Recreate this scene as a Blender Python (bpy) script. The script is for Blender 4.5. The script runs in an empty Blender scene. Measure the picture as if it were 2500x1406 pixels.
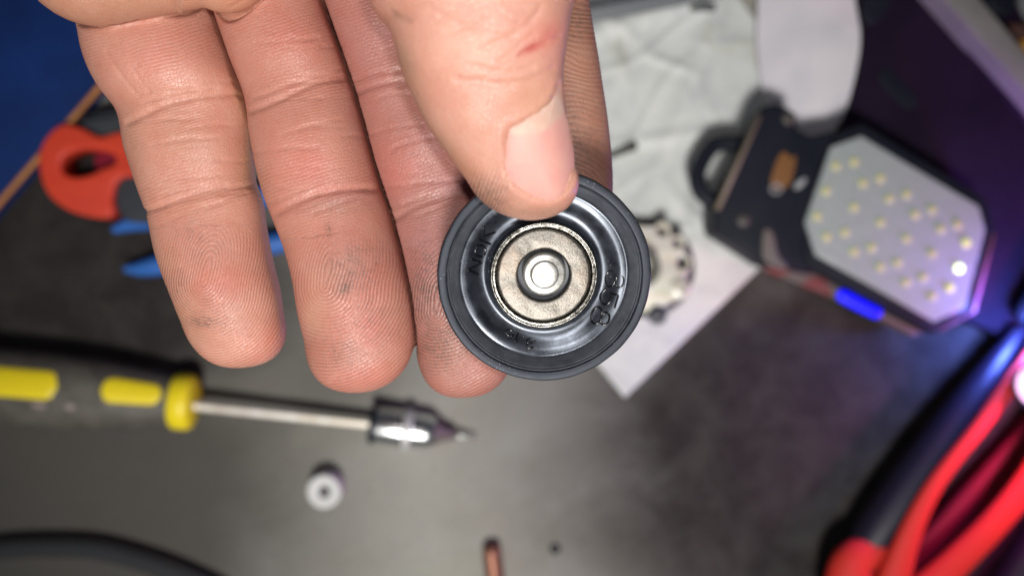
import bpy, bmesh, math, random
import numpy as np
from mathutils import Vector, Matrix
from mathutils.geometry import tessellate_polygon

random.seed(4)
SC = bpy.context.scene
COL = SC.collection
K = 0.00052          # mm per photo pixel per mm of distance (lens)
CAMH = 385.0         # camera height above the bench, mm

# ------------------------------------------------------------------ camera
cam_d = bpy.data.cameras.new('camera')
cam = bpy.data.objects.new('camera', cam_d)
COL.objects.link(cam)
cam.location = (0, 0, CAMH / 1000)
cam_d.sensor_width = 36.0
cam_d.lens = 36.0 / (2500 * K)
cam_d.clip_start = 0.005
cam_d.clip_end = 10.0
cam_d.dof.use_dof = True
cam_d.dof.focus_distance = 0.1245
cam_d.dof.aperture_fstop = cam_d.lens / 2.5
SC.camera = cam

# ------------------------------------------------------------------ light
world = bpy.data.worlds.new('World')
SC.world = world
world.use_nodes = True
bg = world.node_tree.nodes['Background']
bg.inputs[0].default_value = (0.80, 0.88, 1.0, 1)
bg.inputs[1].default_value = 0.05

def lamp(name, kind, loc, energy, color, size, aim=None, **kw):
    d = bpy.data.lights.new(name, kind)
    d.energy = energy
    d.color = color
    if kind in ('POINT', 'SPOT'):
        d.shadow_soft_size = size
    o = bpy.data.objects.new(name, d)
    o.location = loc
    if aim is not None:
        o.rotation_euler = (Vector(aim) - Vector(loc)).to_track_quat('-Z', 'Y').to_euler()
    for k, v in kw.items():
        setattr(d, k, v)
    COL.objects.link(o)
    return o

# the phone's own flash, right beside the lens
lamp('phone_flash', 'SPOT', (0.004, 0.011, 0.388), 0.33, (1.0, 0.97, 0.95), 0.0035,
     aim=(0.0, -0.02, 0), spot_size=math.radians(125), spot_blend=0.9)
# the workshop lamp overhead, low right of the bench
lamp('workshop_lamp', 'SPOT', (0.0, -0.42, 0.86), 35.0, (1.0, 0.965, 0.92), 0.085,
     aim=(-0.012, -0.012, 0), spot_size=math.radians(47), spot_blend=1.0)
# two unseen coloured lamps, added for the violet and pink glow at the right
lamp('blue_light', 'POINT', (0.234, -0.024, 0.038), 0.48, (0.12, 0.2, 1.0), 0.006)
lamp('pink_light', 'POINT', (0.257, -0.052, 0.056), 0.50, (1.0, 0.12, 0.55), 0.006)

SC.view_settings.view_transform = 'Standard'
SC.view_settings.look = 'None'
SC.view_settings.exposure = 0
SC.view_settings.gamma = 1
SC.render.engine = 'CYCLES'
SC.cycles.use_denoising = True
SC.cycles.max_bounces = 6

# ------------------------------------------------------------------ helpers
def P(px, py, d):
    """photo pixel at distance d (mm) below the lens -> world mm"""
    return Vector(((px - 1250) * K * d, (703 - py) * K * d, CAMH - d))

def T(px, py, h=0.0):
    """photo pixel at height h (mm) above the bench -> world mm"""
    return P(px, py, CAMH - h)

ROOT = {}
def thing(name, label, cat, loc, group=None):
    o = bpy.data.objects.new(name, None)
    o.empty_display_size = 0.01
    COL.objects.link(o)
    o.location = Vector(loc) / 1000
    o['label'] = label
    o['category'] = cat
    if group:
        o['group'] = group
    ROOT[o.name] = Vector(loc)
    return o

def tag(o, label=None, cat=None, group=None, kind=None):
    if label: o['label'] = label
    if cat: o['category'] = cat
    if group: o['group'] = group
    if kind: o['kind'] = kind
    return o

def base_of(o):
    while o.parent is not None:
        o = o.parent
    return ROOT.get(o.name, Vector((0, 0, 0)))

def obj(name, verts, faces, mat, parent=None, smooth=True, origin=None, sharp=None):
    """verts in world mm; the object's origin is its thing's base"""
    off = base_of(parent) if parent is not None else Vector(origin or (0, 0, 0))
    me = bpy.data.meshes.new(name)
    me.from_pydata([tuple((Vector(v) - off) / 1000) for v in verts], [], faces)
    bm = bmesh.new(); bm.from_mesh(me)
    bmesh.ops.recalc_face_normals(bm, faces=bm.faces)
    bm.to_mesh(me); bm.free()
    if smooth:
        me.polygons.foreach_set('use_smooth', [True] * len(me.polygons))
        if sharp is not None:
            me.set_sharp_from_angle(angle=math.radians(sharp))
    me.materials.append(mat)
    o = bpy.data.objects.new(name, me)
    COL.objects.link(o)
    if parent is not None:
        o.parent = parent
    else:
        o.location = off / 1000
        ROOT[o.name] = off
    return o

def crv(pts, n, closed=False):
    """Catmull-Rom through rows of numbers, n samples per span"""
    a = np.array(pts, float)
    m = len(a)
    out = []
    spans = m if closed else m - 1
    for i in range(spans):
        if closed:
            p0, p1, p2, p3 = a[(i - 1) % m], a[i], a[(i + 1) % m], a[(i + 2) % m]
        else:
            p0 = a[i - 1] if i > 0 else 2 * a[0] - a[1]
            p1, p2 = a[i], a[i + 1]
            p3 = a[i + 2] if i + 2 < m else 2 * a[-1] - a[-2]
        for k in range(n):
            t = k / n
            out.append(0.5 * ((2 * p1) + (-p0 + p2) * t + (2 * p0 - 5 * p1 + 4 * p2 - p3) * t * t
                              + (-p0 + 3 * p1 - 3 * p2 + p3) * t ** 3))
    if not closed:
        out.append(a[-1])
    return np.array(out)

def rings_mesh(rings, closed_u=True, cap0=False, cap1=False):
    verts = []; faces = []
    n = len(rings[0])
    for r in rings:
        verts += [tuple(v) for v in r]
    for i in range(len(rings) - 1):
        for j in range(n if closed_u else n - 1):
            a = i * n + j; b = i * n + (j + 1) % n
            faces.append((a, b, b + n, a + n))
    if cap0: faces.append(tuple(range(n))[::-1])
    if cap1:
        s = (len(rings) - 1) * n
        faces.append(tuple(range(s, s + n)))
    return verts, faces

def lathe(profile, M, seg=96):
    """profile [(r,z)] turned about z then moved by matrix M"""
    rings = []
    for r, z in profile:
        rings.append([M @ Vector((r * math.cos(2 * math.pi * k / seg), r * math.sin(2 * math.pi * k / seg), z)) for k in range(seg)])
    return rings_mesh(rings, True, False, False)

def tube(path, radii, seg=16, squash=1.0, caps=True):
    """path: list of Vector (mm), radii list; squash = vertical / horizontal"""
    rings = []
    m = len(path)
    pts = [Vector(p) for p in path]
    for i, p in enumerate(pts):
        t = (pts[min(i + 1, m - 1)] - pts[max(i - 1, 0)]).normalized()
        side = t.cross(Vector((0, 0, 1)))
        if side.length < 1e-4: side = Vector((1, 0, 0))
        side.normalize()
        up = side.cross(t).normalized()
        r = radii[i] if hasattr(radii, '__len__') else radii
        rings.append([p + side * (r * math.cos(2 * math.pi * k / seg)) + up * (r * squash * math.sin(2 * math.pi * k / seg)) for k in range(seg)])
    return rings_mesh(rings, True, caps, caps)

def round_ends(path, radii, steps=(0.98, 0.9, 0.72, 0.45, 0.16)):
    """add hemispherical ends to a tube"""
    p = [Vector(q) for q in path]; r = list(radii)
    d0 = (p[0] - p[1]).normalized(); d1 = (p[-1] - p[-2]).normalized()
    pre = []; post = []
    for s in steps:
        h = math.sqrt(max(0, 1 - s * s))
        pre.append((p[0] + d0 * r[0] * h, r[0] * s)); post.append((p[-1] + d1 * r[-1] * h, r[-1] * s))
    pre = pre[::-1]
    return [a for a, _ in pre] + p + [a for a, _ in post], [b for _, b in pre] + r + [b for _, b in post]

def join(parts):
    V = []; F = []
    for v, f in parts:
        o = len(V)
        V += [tuple(x) for x in v]
        F += [tuple(i + o for i in q) for q in f]
    return V, F

def slab(outline, z0, z1, b=1.0, holes=(), steps=5):
    """outline/holes: lists of (x,y) mm; a plate with rounded top edges"""
    def prep(o, inward):
        o = np.array([(p[0], p[1]) for p in o], float)
        area = 0.5 * np.sum(o[:, 0] * np.roll(o[:, 1], -1) - np.roll(o[:, 0], -1) * o[:, 1])
        if area < 0: o = o[::-1]
        e1 = np.roll(o, -1, 0) - o; e0 = o - np.roll(o, 1, 0)
        t = e1 / (np.linalg.norm(e1, axis=1)[:, None] + 1e-9) + e0 / (np.linalg.norm(e0, axis=1)[:, None] + 1e-9)
        t /= (np.linalg.norm(t, axis=1)[:, None] + 1e-9)
        nrm = np.stack([-t[:, 1], t[:, 0]], 1)
        return o, nrm * (1 if inward else -1)
    bm = bmesh.new()
    tops = []; bots = []
    for k, o in enumerate([outline] + list(holes)):
        pts, nrm = prep(o, k == 0)
        prev = None
        seq = [(0.0, z0)] + [(b * (1 - math.cos(a)), z1 - b + b * math.sin(a)) for a in [math.pi / 2 * s / steps for s in range(steps + 1)]]
        for off, z in seq:
            ring = [bm.verts.new((p[0] + n[0] * off, p[1] + n[1] * off, z)) for p, n in zip(pts, nrm)]
            if prev:
                for i in range(len(ring)):
                    bm.faces.new((prev[i], prev[(i + 1) % len(ring)], ring[(i + 1) % len(ring)], ring[i]))
            else:
                bots.append(ring)
            prev = ring
        tops.append(prev)
    for loops in (tops, bots):
        flat = [q for ring in loops for q in ring]
        if len(loops) == 1:
            bm.faces.new(loops[0])
        else:
            for tri in tessellate_polygon([[Vector((q.co.x, q.co.y, 0)) for q in ring] for ring in loops]):
                try: bm.faces.new([flat[i] for i in tri])
                except ValueError: pass
    bm.verts.index_update()
    V = [tuple(v.co) for v in bm.verts]; F = [tuple(v.index for v in f.verts) for f in bm.faces]
    bm.free()
    return V, F

def pxs(pts, h, n=0):
    if n: pts = crv(pts, n, True)
    return [tuple(T(p[0], p[1], h))[:2] for p in pts]

# ------------------------------------------------------------------ materials
def mat(name, color, rough=0.5, metal=0.0, noise=None, bump=None, spec=0.5, coat=0.0, emis=None, sss=0.0):
    """noise=(scale per mm, amount, second colour); bump=(scale per mm, height mm)"""
    m = bpy.data.materials.new(name)
    m.use_nodes = True
    nt = m.node_tree; N = nt.nodes; L = nt.links
    b = N['Principled BSDF']
    b.inputs['Base Color'].default_value = (*color, 1)
    b.inputs['Roughness'].default_value = rough
    b.inputs['Metallic'].default_value = metal
    b.inputs['Specular IOR Level'].default_value = spec
    b.inputs['Coat Weight'].default_value = coat
    if sss:
        b.inputs['Subsurface Weight'].default_value = sss
        b.inputs['Subsurface Radius'].default_value = (0.002, 0.002, 0.002)
    if emis:
        b.inputs['Emission Color'].default_value = (*emis[0], 1)
        b.inputs['Emission Strength'].default_value = emis[1]
    tc = N.new('ShaderNodeTexCoord')
    mp = N.new('ShaderNodeMapping'); mp.inputs['Scale'].default_value = (1000, 1000, 1000)
    L.new(tc.outputs['Object'], mp.inputs['Vector'])
    if noise:
        t = N.new('ShaderNodeTexNoise'); t.inputs['Scale'].default_value = noise[0]
        t.inputs['Detail'].default_value = 5; t.inputs['Roughness'].default_value = 0.6
        L.new(mp.outputs[0], t.inputs['Vector'])
        r = N.new('ShaderNodeMapRange'); r.inputs[1].default_value = 0.35; r.inputs[2].default_value = 0.68
        r.inputs[3].default_value = 0; r.inputs[4].default_value = noise[1]
        L.new(t.outputs[0], r.inputs[0])
        mx = N.new('ShaderNodeMix'); mx.data_type = 'RGBA'
        mx.inputs[6].default_value = (*color, 1); mx.inputs[7].default_value = (*noise[2], 1)
        L.new(r.outputs[0], mx.inputs[0]); L.new(mx.outputs[2], b.inputs['Base Color'])
    if bump:
        t2 = N.new('ShaderNodeTexNoise'); t2.inputs['Scale'].default_value = bump[0]
        t2.inputs['Detail'].default_value = 6
        L.new(mp.outputs[0], t2.inputs['Vector'])
        bp = N.new('ShaderNodeBump'); bp.inputs['Distance'].default_value = bump[1] / 1000
        bp.inputs['Strength'].default_value = 1.0
        L.new(t2.outputs[0], bp.inputs['Height']); L.new(bp.outputs[0], b.inputs['Normal'])
    return m

class G:
    """tiny node-graph helper"""
    def __init__(s, name):
        s.m = bpy.data.materials.new(name); s.m.use_nodes = True
        s.nt = s.m.node_tree; s.N = s.nt.nodes; s.L = s.nt.links
        s.b = s.N['Principled BSDF']
        tc = s.N.new('ShaderNodeTexCoord'); mp = s.N.new('ShaderNodeMapping')
        mp.inputs['Scale'].default_value = (1000, 1000, 1000)
        s.L.new(tc.outputs['Object'], mp.inputs['Vector']); s.co = mp.outputs[0]
    def put(s, sock, v):
        if isinstance(v, bpy.types.NodeSocket): s.L.new(v, sock)
        elif isinstance(v, tuple) and len(v) == 3 and sock.type == 'RGBA': sock.default_value = (*v, 1)
        else: sock.default_value = v
    def math(s, op, a, b=0.0, c=0.0):
        n = s.N.new('ShaderNodeMath'); n.operation = op
        s.put(n.inputs[0], a); s.put(n.inputs[1], b); s.put(n.inputs[2], c)
        return n.outputs[0]
    def noise(s, scale, detail=4, rough=0.55, vec=None, dist=0.0):
        n = s.N.new('ShaderNodeTexNoise'); n.inputs['Scale'].default_value = scale
        n.inputs['Detail'].default_value = detail; n.inputs['Roughness'].default_value = rough
        n.inputs['Distortion'].default_value = dist
        s.L.new(vec or s.co, n.inputs['Vector']); return n.outputs[0]
    def voro(s, scale, feature='F1', vec=None):
        n = s.N.new('ShaderNodeTexVoronoi'); n.feature = feature; n.inputs['Scale'].default_value = scale
        s.L.new(vec or s.co, n.inputs['Vector']); return n.outputs[0]
    def rng(s, v, a, b, c=0.0, d=1.0, smooth=False):
        n = s.N.new('ShaderNodeMapRange')
        if smooth: n.interpolation_type = 'SMOOTHSTEP'
        s.put(n.inputs[0], v)
        for i, x in enumerate((a, b, c, d)): s.put(n.inputs[i + 1], x)
        return n.outputs[0]
    def mix(s, f, a, b, mode='MIX'):
        n = s.N.new('ShaderNodeMix'); n.data_type = 'RGBA'; n.blend_type = mode
        s.put(n.inputs[0], f); s.put(n.inputs[6], a); s.put(n.inputs[7], b)
        return n.outputs[2]
    def attr(s, name, vec=False):
        n = s.N.new('ShaderNodeAttribute'); n.attribute_name = name
        return n.outputs['Color'] if vec else n.outputs['Fac']
    def bump(s, h, dist_mm, strength=1.0, normal=None):
        n = s.N.new('ShaderNodeBump'); n.inputs['Distance'].default_value = dist_mm / 1000
        n.inputs['Strength'].default_value = strength
        s.put(n.inputs['Height'], h)
        if normal: s.L.new(normal, n.inputs['Normal'])
        return n.outputs[0]
    def scaled(s, sx, sy, sz, rot=0.0):
        n = s.N.new('ShaderNodeMapping'); n.inputs['Scale'].default_value = (sx, sy, sz)
        n.inputs['Rotation'].default_value = (0, 0, rot)
        s.L.new(s.co, n.inputs['Vector']); return n.outputs[0]
    def sep(s):
        n = s.N.new('ShaderNodeSeparateXYZ'); s.L.new(s.co, n.inputs[0]); return n.outputs

# ================================================================== BENCH
def bench_material():
    g = G('bench_metal')
    x, y, z = g.sep()
    n1 = g.noise(0.012, 6, 0.65, dist=0.6)
    n2 = g.noise(0.05, 6, 0.7, dist=0.4)
    n3 = g.noise(0.35, 4, 0.7)
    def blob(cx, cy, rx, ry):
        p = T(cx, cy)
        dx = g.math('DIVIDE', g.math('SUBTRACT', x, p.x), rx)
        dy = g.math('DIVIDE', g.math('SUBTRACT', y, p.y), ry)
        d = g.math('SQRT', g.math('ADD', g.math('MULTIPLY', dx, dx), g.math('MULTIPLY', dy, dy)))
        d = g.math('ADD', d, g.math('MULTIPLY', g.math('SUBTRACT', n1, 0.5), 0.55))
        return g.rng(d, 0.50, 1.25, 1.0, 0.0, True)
    stain_falloff = g.math('MAXIMUM', blob(100, 640, 165, 95), blob(2150, 1080, 185, 150))  # dark stains and light falloff, both painted into the bench colour
    stain_falloff = g.math('MAXIMUM', stain_falloff, g.math('MULTIPLY', blob(60, 1230, 165, 130), 0.82))
    stain_falloff = g.math('MAXIMUM', stain_falloff, blob(2300, 600, 130, 120))
    stain_falloff = g.math('MAXIMUM', stain_falloff, g.math('MULTIPLY', blob(620, 860, 90, 50), 0.6))
    stain_falloff = g.math('MULTIPLY', stain_falloff, g.rng(n2, 0.25, 0.6, 0.88, 1.0))
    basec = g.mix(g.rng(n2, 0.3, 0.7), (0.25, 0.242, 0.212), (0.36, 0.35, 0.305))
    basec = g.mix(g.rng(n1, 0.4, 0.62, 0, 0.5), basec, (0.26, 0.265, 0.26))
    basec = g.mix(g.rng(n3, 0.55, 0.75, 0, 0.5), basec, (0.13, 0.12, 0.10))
    c = g.mix(stain_falloff, basec, g.mix(n2, (0.008, 0.006, 0.006), (0.034, 0.029, 0.029)))
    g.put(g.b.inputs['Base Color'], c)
    g.put(g.b.inputs['Roughness'], g.rng(n2, 0.3, 0.7, 0.5, 0.75))
    g.put(g.b.inputs['Specular IOR Level'], g.rng(stain_falloff, 0, 1, 0.35, 0.12))
    g.put(g.b.inputs['Normal'], g.bump(g.noise(0.6, 5, 0.6), 0.25, 0.6))
    return g.m

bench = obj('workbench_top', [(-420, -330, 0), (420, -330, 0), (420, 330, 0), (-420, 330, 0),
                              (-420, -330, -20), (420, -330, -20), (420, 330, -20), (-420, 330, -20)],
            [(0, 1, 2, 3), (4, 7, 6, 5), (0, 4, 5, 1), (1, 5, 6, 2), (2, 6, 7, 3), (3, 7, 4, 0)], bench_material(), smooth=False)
tag(bench, kind='structure')

# ================================================================== BACKGROUND THINGS
M_black = mat('black_plastic', (0.009, 0.011, 0.020), 0.5, spec=0.18, noise=(0.08, 0.6, (0.015, 0.017, 0.027)), bump=(2.0, 0.05))
M_grip = mat('dark_grip_rubber', (0.035, 0.040, 0.050), 0.5, noise=(0.3, 0.6, (0.05, 0.055, 0.065)), bump=(2.0, 0.06))
M_red = mat('red_grip_plastic', (0.72, 0.06, 0.025), 0.5, noise=(0.06, 0.6, (0.60, 0.05, 0.03)), bump=(0.5, 0.05))
M_dred = mat('dark_red_grip', (0.20, 0.010, 0.028), 0.65, spec=0.2)
M_steel = mat('steel', (0.62, 0.62, 0.62), 0.28, 1.0, bump=(1.5, 0.03))
M_chrome = mat('chrome', (0.80, 0.82, 0.83), 0.24, 1.0)

# ---- blue tool box with its orange edge
bx = thing('tool_box', 'dark blue box in the upper left corner with an orange strip along its edge', 'box', tuple(T(0, 200, 0)))
h = 10
v, f = slab([tuple(T(*p, h))[:2] for p in [(-500, -400), (420, -400), (425, 3), (260, 188), (-10, 500), (-500, 1080)]], 0.05, h, 1.2)
obj('box_body', v, f, mat('blue_plastic', (0.008, 0.038, 0.19), 0.38, noise=(0.03, 0.8, (0.005, 0.022, 0.11)), bump=(1.2, 0.06)), bx, sharp=40)
pth = [T(430, -15, h + .3), T(255, 200, h + .3), T(-10, 506, h + .3), T(-500, 1086, h + .3)]
v, f = tube([Vector(p) for p in pth], 1.5, 12)
obj('edge_strip', v, f, mat('orange_strip', (0.50, 0.19, 0.03), 0.45, noise=(0.1, 0.7, (0.30, 0.10, 0.02))), bx)

# ---- red and grey ring handle of a tool
rt = thing('ring_handle_tool', 'red plastic tool handle with a finger hole and grey inserts beside the blue box', 'tool', tuple(T(210, 410, 0)))
o1 = crv([(95, 400), (108, 345), (150, 305), (196, 312), (245, 334), (300, 322), (400, 330), (470, 400), (460, 470), (400, 455), (330, 432), (290, 440), (275, 480), (277, 520), (245, 533), (170, 515), (115, 470)], 6, True)
h1 = crv([(150, 402), (160, 380), (196, 366), (245, 368), (280, 380), (280, 400), (250, 413), (218, 428), (182, 433), (157, 423)], 6, True)
v, f = slab([tuple(T(*p, 14))[:2] for p in o1], 0.05, 15, 1.7, holes=[[tuple(T(*p, 14))[:2] for p in h1]])
obj('handle_body', v, f, M_red, rt)
o2 = crv([(255, 362), (288, 376), (283, 402), (240, 416), (226, 392), (234, 366)], 6, True)
v, f = slab([tuple(T(*p, 8))[:2] for p in o2], 0.06, 8, 2)
obj('hole_web', v, f, M_dred, rt)
o3 = crv([(188, 288), (225, 272), (300, 262), (400, 270), (400, 332), (300, 330), (245, 332), (205, 312)], 6, True)
v, f = slab([tuple(T(*p, 12))[:2] for p in o3], 0.05, 12.5, 3)
obj('grip_insert', v, f, M_grip, rt)
o3 = crv([(292, 430), (330, 412), (400, 420), (430, 500), (400, 545), (320, 545), (283, 515), (278, 465)], 6, True)
v, f = slab([tuple(T(*p, 12))[:2] for p in o3], 0.05, 12.5, 3)
obj('grip_insert', v, f, M_grip, rt)

# ---- blue handled pliers lying behind the fingers
bp = thing('blue_handled_pliers', 'pliers with two slim blue handles and a dark head lying behind the little finger', 'pliers', tuple(T(500, 560, 0)))
M_blue = mat('blue_grip', (0.035, 0.15, 0.50), 0.45)
for pts in ([(283, 560), (325, 545), (400, 528), (520, 500), (640, 478), (760, 500), (860, 540)],
            [(312, 657), (350, 655), (420, 640), (540, 615), (660, 596), (760, 575), (860, 560)]):
    c = crv(pts, 5)
    path = [T(a, b, 7) for a, b in c]
    n = len(path)
    rad = [2.0 + 3.0 * min(1, i / (n * 0.25)) for i in range(n)]
    path, rad = round_ends(path, rad)
    v, f = tube(path, rad, 16, 1.0)
    obj('handle', v, f, M_blue, bp)
v, f = slab([tuple(T(*p, 6))[:2] for p in crv([(820, 520), (880, 500), (960, 525), (1030, 552), (960, 580), (880, 600), (820, 585)], 5, True)], 1, 9, 2)
obj('head', v, f, M_black, bp)

# ---- screwdriver
sd = thing('screwdriver', 'yellow and black screwdriver with a chrome chuck lying left on the bench', 'screwdriver', tuple(T(430, 980, 0)))
def axis_frame(p0, p1):
    a = (p1 - p0).normalized()
    s = a.cross(Vector((0, 0, 1))).normalized(); u = s.cross(a)
    return a, s, u
A0 = T(-260, 922, 14.5); A1 = T(455, 981, 12.5)
ax, sx, ux = axis_frame(A0, A1)
Lh = (A1 - A0).length
M_ydrv = mat('yellow_plastic', (0.90, 0.72, 0.015), 0.4, noise=(0.2, 0.4, (0.75, 0.60, 0.03)))
M_hdl = mat('charcoal_handle', (0.075, 0.070, 0.060), 0.5, noise=(0.15, 0.8, (0.14, 0.13, 0.11)), bump=(1.2, 0.12))
prof = [(0, 6), (2, 12), (8, 15.5), (25, 17.6), (50, 17.7), (75, 17.4), (95, 16.0), (112, 13.8), (124, 12.2), (131, 11.8)]
sc_ = (Lh - 2) / 131
def ring_at(t, r, lob=0.0, seg=48):
    c = A0 + ax * t
    return [c + sx * (math.cos(q) * r * (1 + lob * math.cos(6 * q))) + ux * (math.sin(q) * r * 0.82 * (1 + lob * math.cos(6 * q)))
            for q in [2 * math.pi * k / seg for k in range(seg)]]
cp = crv(prof, 5)
# height: keep the handle resting on the bench
rings = [ring_at(t * sc_, r, 0.012) for t, r in cp]
v, f = rings_mesh(rings, True, True, True)
obj('handle', v, f, M_hdl, sd)
def hr(t):
    return float(np.interp(t / sc_, cp[:, 0], cp[:, 1]))
def panel(t0, t1, q0, q1, mt, name, lift=0.5):
    """a raised rounded patch on the handle between two angles"""
    V = []; F = []
    nt_, nq = 28, 12
    for i in range(nt_ + 1):
        t = t0 + (t1 - t0) * i / nt_
        for j in range(nq + 1):
            u = 2 * i / nt_ - 1; w = 2 * j / nq - 1
            e = (t1 - t0); R_ = min(1, 5.0 / e * 2)
            k = max(0.0, (abs(u) - (1 - R_)) / R_)
            shrink = math.sqrt(max(0.02, 1 - k * k))
            q = (q0 + q1) / 2 + (q1 - q0) / 2 * w * shrink
            r = hr(t) + lift * (1 - abs(w) ** 6) * (1 - abs(u) ** 20) - 0.1
            V.append(A0 + ax * t + sx * (math.cos(q) * r) + ux * (math.sin(q) * r * 0.82))
    for i in range(nt_):
        for j in range(nq):
            a = i * (nq + 1) + j
            F.append((a, a + 1, a + nq + 2, a + nq + 1))
    obj(name, V, F, mt, sd)
def tpos(px):
    return ((T(px, 940 + px * 0.05, 25) - A0).dot(ax))
panel(tpos(-220), tpos(146), math.radians(84), math.radians(130), M_ydrv, 'yellow_inlay', 0.9)
panel(tpos(246), tpos(388), math.radians(86), math.radians(134), M_ydrv, 'yellow_inlay', 0.9)
M_worn = mat('worn_print', (0.30, 0.24, 0.22), 0.6)
panel(tpos(88), tpos(124), math.radians(70), math.radians(79), M_worn, 'worn_print', 0.25)
panel(tpos(166), tpos(190), math.radians(69), math.radians(80), M_worn, 'worn_print', 0.25)
# collar
rings = [ring_at(t, r) for t, r in [(tpos(400), 10), (tpos(401), 12.4), (tpos(407), 13.2), (tpos(434), 13.2), (tpos(446), 12.6), (tpos(452), 10.8), (tpos(453), 6)]]
v, f = rings_mesh(rings, True, True, True)
obj('collar', v, f, M_ydrv, sd)
B1 = T(1112, 1062, 5)
S0 = T(455, 988, 12.5); S1 = T(915, 1037, 9.0)
v, f = tube([S0, S1], [2.2, 2.15], 6)
obj('shaft', v, f, mat('worn_steel', (0.88, 0.86, 0.80), 0.42, 0.3, noise=(0.12, 0.8, (0.66, 0.55, 0.42)), bump=(1.0, 0.04)), sd, smooth=False)
ca, cs, cu = axis_frame(T(905, 1036, 9), B1)
C0 = T(905, 1036, 9.0)
def cring(t, r, seg=40):
    c = C0 + ca * t
    return [c + cs * (math.cos(q) * r) + cu * (math.sin(q) * r) for q in [2 * math.pi * k / seg for k in range(seg)]]
u = 0.2
v, f = rings_mesh([cring(t, r) for t, r in [(0, 2.9), (0.05, 7.2), (0.9, 8.4), (2, 8.7), (15.2, 8.8), (15.8, 8.2), (16, 7.8)]], True, True, True)
obj('chuck_sleeve', v, f, M_chrome, sd, sharp=35)
v, f = rings_mesh([cring(t, r) for t, r in [(-0.6, 3.2), (-0.5, 7.9), (0.2, 8.8), (2.4, 9.1), (2.7, 8.6), (2.8, 7)]], True, True, True)
obj('chuck_back_ring', v, f, M_black, sd, sharp=35)
v, f = rings_mesh([cring(t, r) for t, r in [(15.6, 8), (15.7, 9.8), (16.1, 10.1), (19.0, 10.1), (19.4, 9.7), (19.5, 8)]], True, True, True)
obj('chuck_ring', v, f, mat('satin_ring', (0.62, 0.62, 0.62), 0.4, 0.3), sd, sharp=35)
v, f = rings_mesh([cring(t, r) for t, r in [(19.2, 8.0), (19.6, 8.5), (26, 8.4), (28, 8.1), (30.5, 7.2), (30.7, 3)]], True, True, True)
obj('chuck_nose', v, f, M_chrome, sd, sharp=50)
v, f = rings_mesh([cring(t, r) for t, r in [(30.3, 3), (30.4, 6.6), (33, 5.0), (35, 3.7), (39.5, 2.8), (40, 2.2), (40.2, 1)]], True, True, True)
obj('chuck_taper', v, f, mat('dull_taper', (0.20, 0.17, 0.16), 0.5, 0.4), sd, sharp=50)
v, f = rings_mesh([cring(t, r, 10) for t, r in [(39, 1.3), (44, 1.1), (48, 0.75), (51, 0.4)]], True, True, True)
obj('needle_tip', v, f, M_steel, sd)

# ---- white plastic spacer
C = T(790, 1200, 11)
M = Matrix.Translation(Vector((C.x, C.y, 0)))
v, f = lathe([(2.7, 0.05), (7.4, 0.05), (8.0, 0.6), (8.0, 10.7), (7.8, 11.0), (7.5, 11.1), (3.0, 11.1), (2.7, 10.8), (2.7, 0.05)], M, 64)
sp = obj('plastic_spacer', v, f, mat('white_nylon', (0.60, 0.61, 0.60), 0.55), origin=tuple(M.translation), sharp=50)
v2, f2 = lathe([(2.72, 4.0), (2.72, 0.1), (2.6, 3.2), (0.001, 3.2)], M, 32)
obj('bore_shade_disc', v2, f2, M_grip, sp)  # dark disc added inside the bore to stand for its shade
tag(sp, 'small round white plastic spacer with a centre hole standing on the bench', 'spacer')

# ---- black hose
hz = 5
c = crv([(-260, 1400), (-100, 1362), (0, 1340), (120, 1334), (240, 1340), (350, 1368), (450, 1405), (560, 1460), (700, 1560)], 10)
v, f = tube([T(a, b, hz) for a, b in c], 4.9, 24)
ho = obj('rubber_hose', v, f, mat('black_rubber', (0.035, 0.037, 0.040), 0.24, spec=1.0), origin=tuple(T(240, 1340, 0)))
tag(ho, 'glossy black rubber hose curving across the lower left corner', 'hose')

# ---- copper rod
path, rad = round_ends([T(1200, 1345, 4.6), T(1207, 1406, 4.6), T(1228, 1560, 4.6)], [4.4, 4.4, 4.4], (0.995, 0.97, 0.9, 0.8))
v, f = tube(path, rad, 24)
cr = obj('copper_rod', v, f, mat('dull_copper', (0.30, 0.125, 0.075), 0.45, 0.5, noise=(0.25, 0.8, (0.16, 0.08, 0.06))), origin=tuple(T(1200, 1380, 0)))
tag(cr, 'short dull brown copper rod entering at the bottom edge', 'rod')

# ---- small dark grommet on the bench
C = T(1355, 1338, 0); M = Matrix.Translation(Vector((C.x, C.y, 0)))
v, f = lathe([(1.0, 0.05), (2.4, 0.05), (2.6, 0.6), (2.3, 1.4), (1.4, 1.6), (1.0, 1.2), (1.0, 0.05)], M, 24)
tag(obj('rubber_grommet', v, f, M_black, origin=tuple(M.translation)), 'tiny dark round grommet on the bench right of the copper rod', 'grommet')

# ---- white paper sheet and cloth
def in_poly(x, y, poly):
    c = np.zeros(x.shape, bool); n = len(poly)
    for i in range(n):
        x1, y1 = poly[i]; x2, y2 = poly[(i + 1) % n]
        if y1 == y2: continue
        c ^= ((y1 > y) != (y2 > y)) & (x < (x2 - x1) * (y - y1) / (y2 - y1) + x1)
    return c

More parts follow.
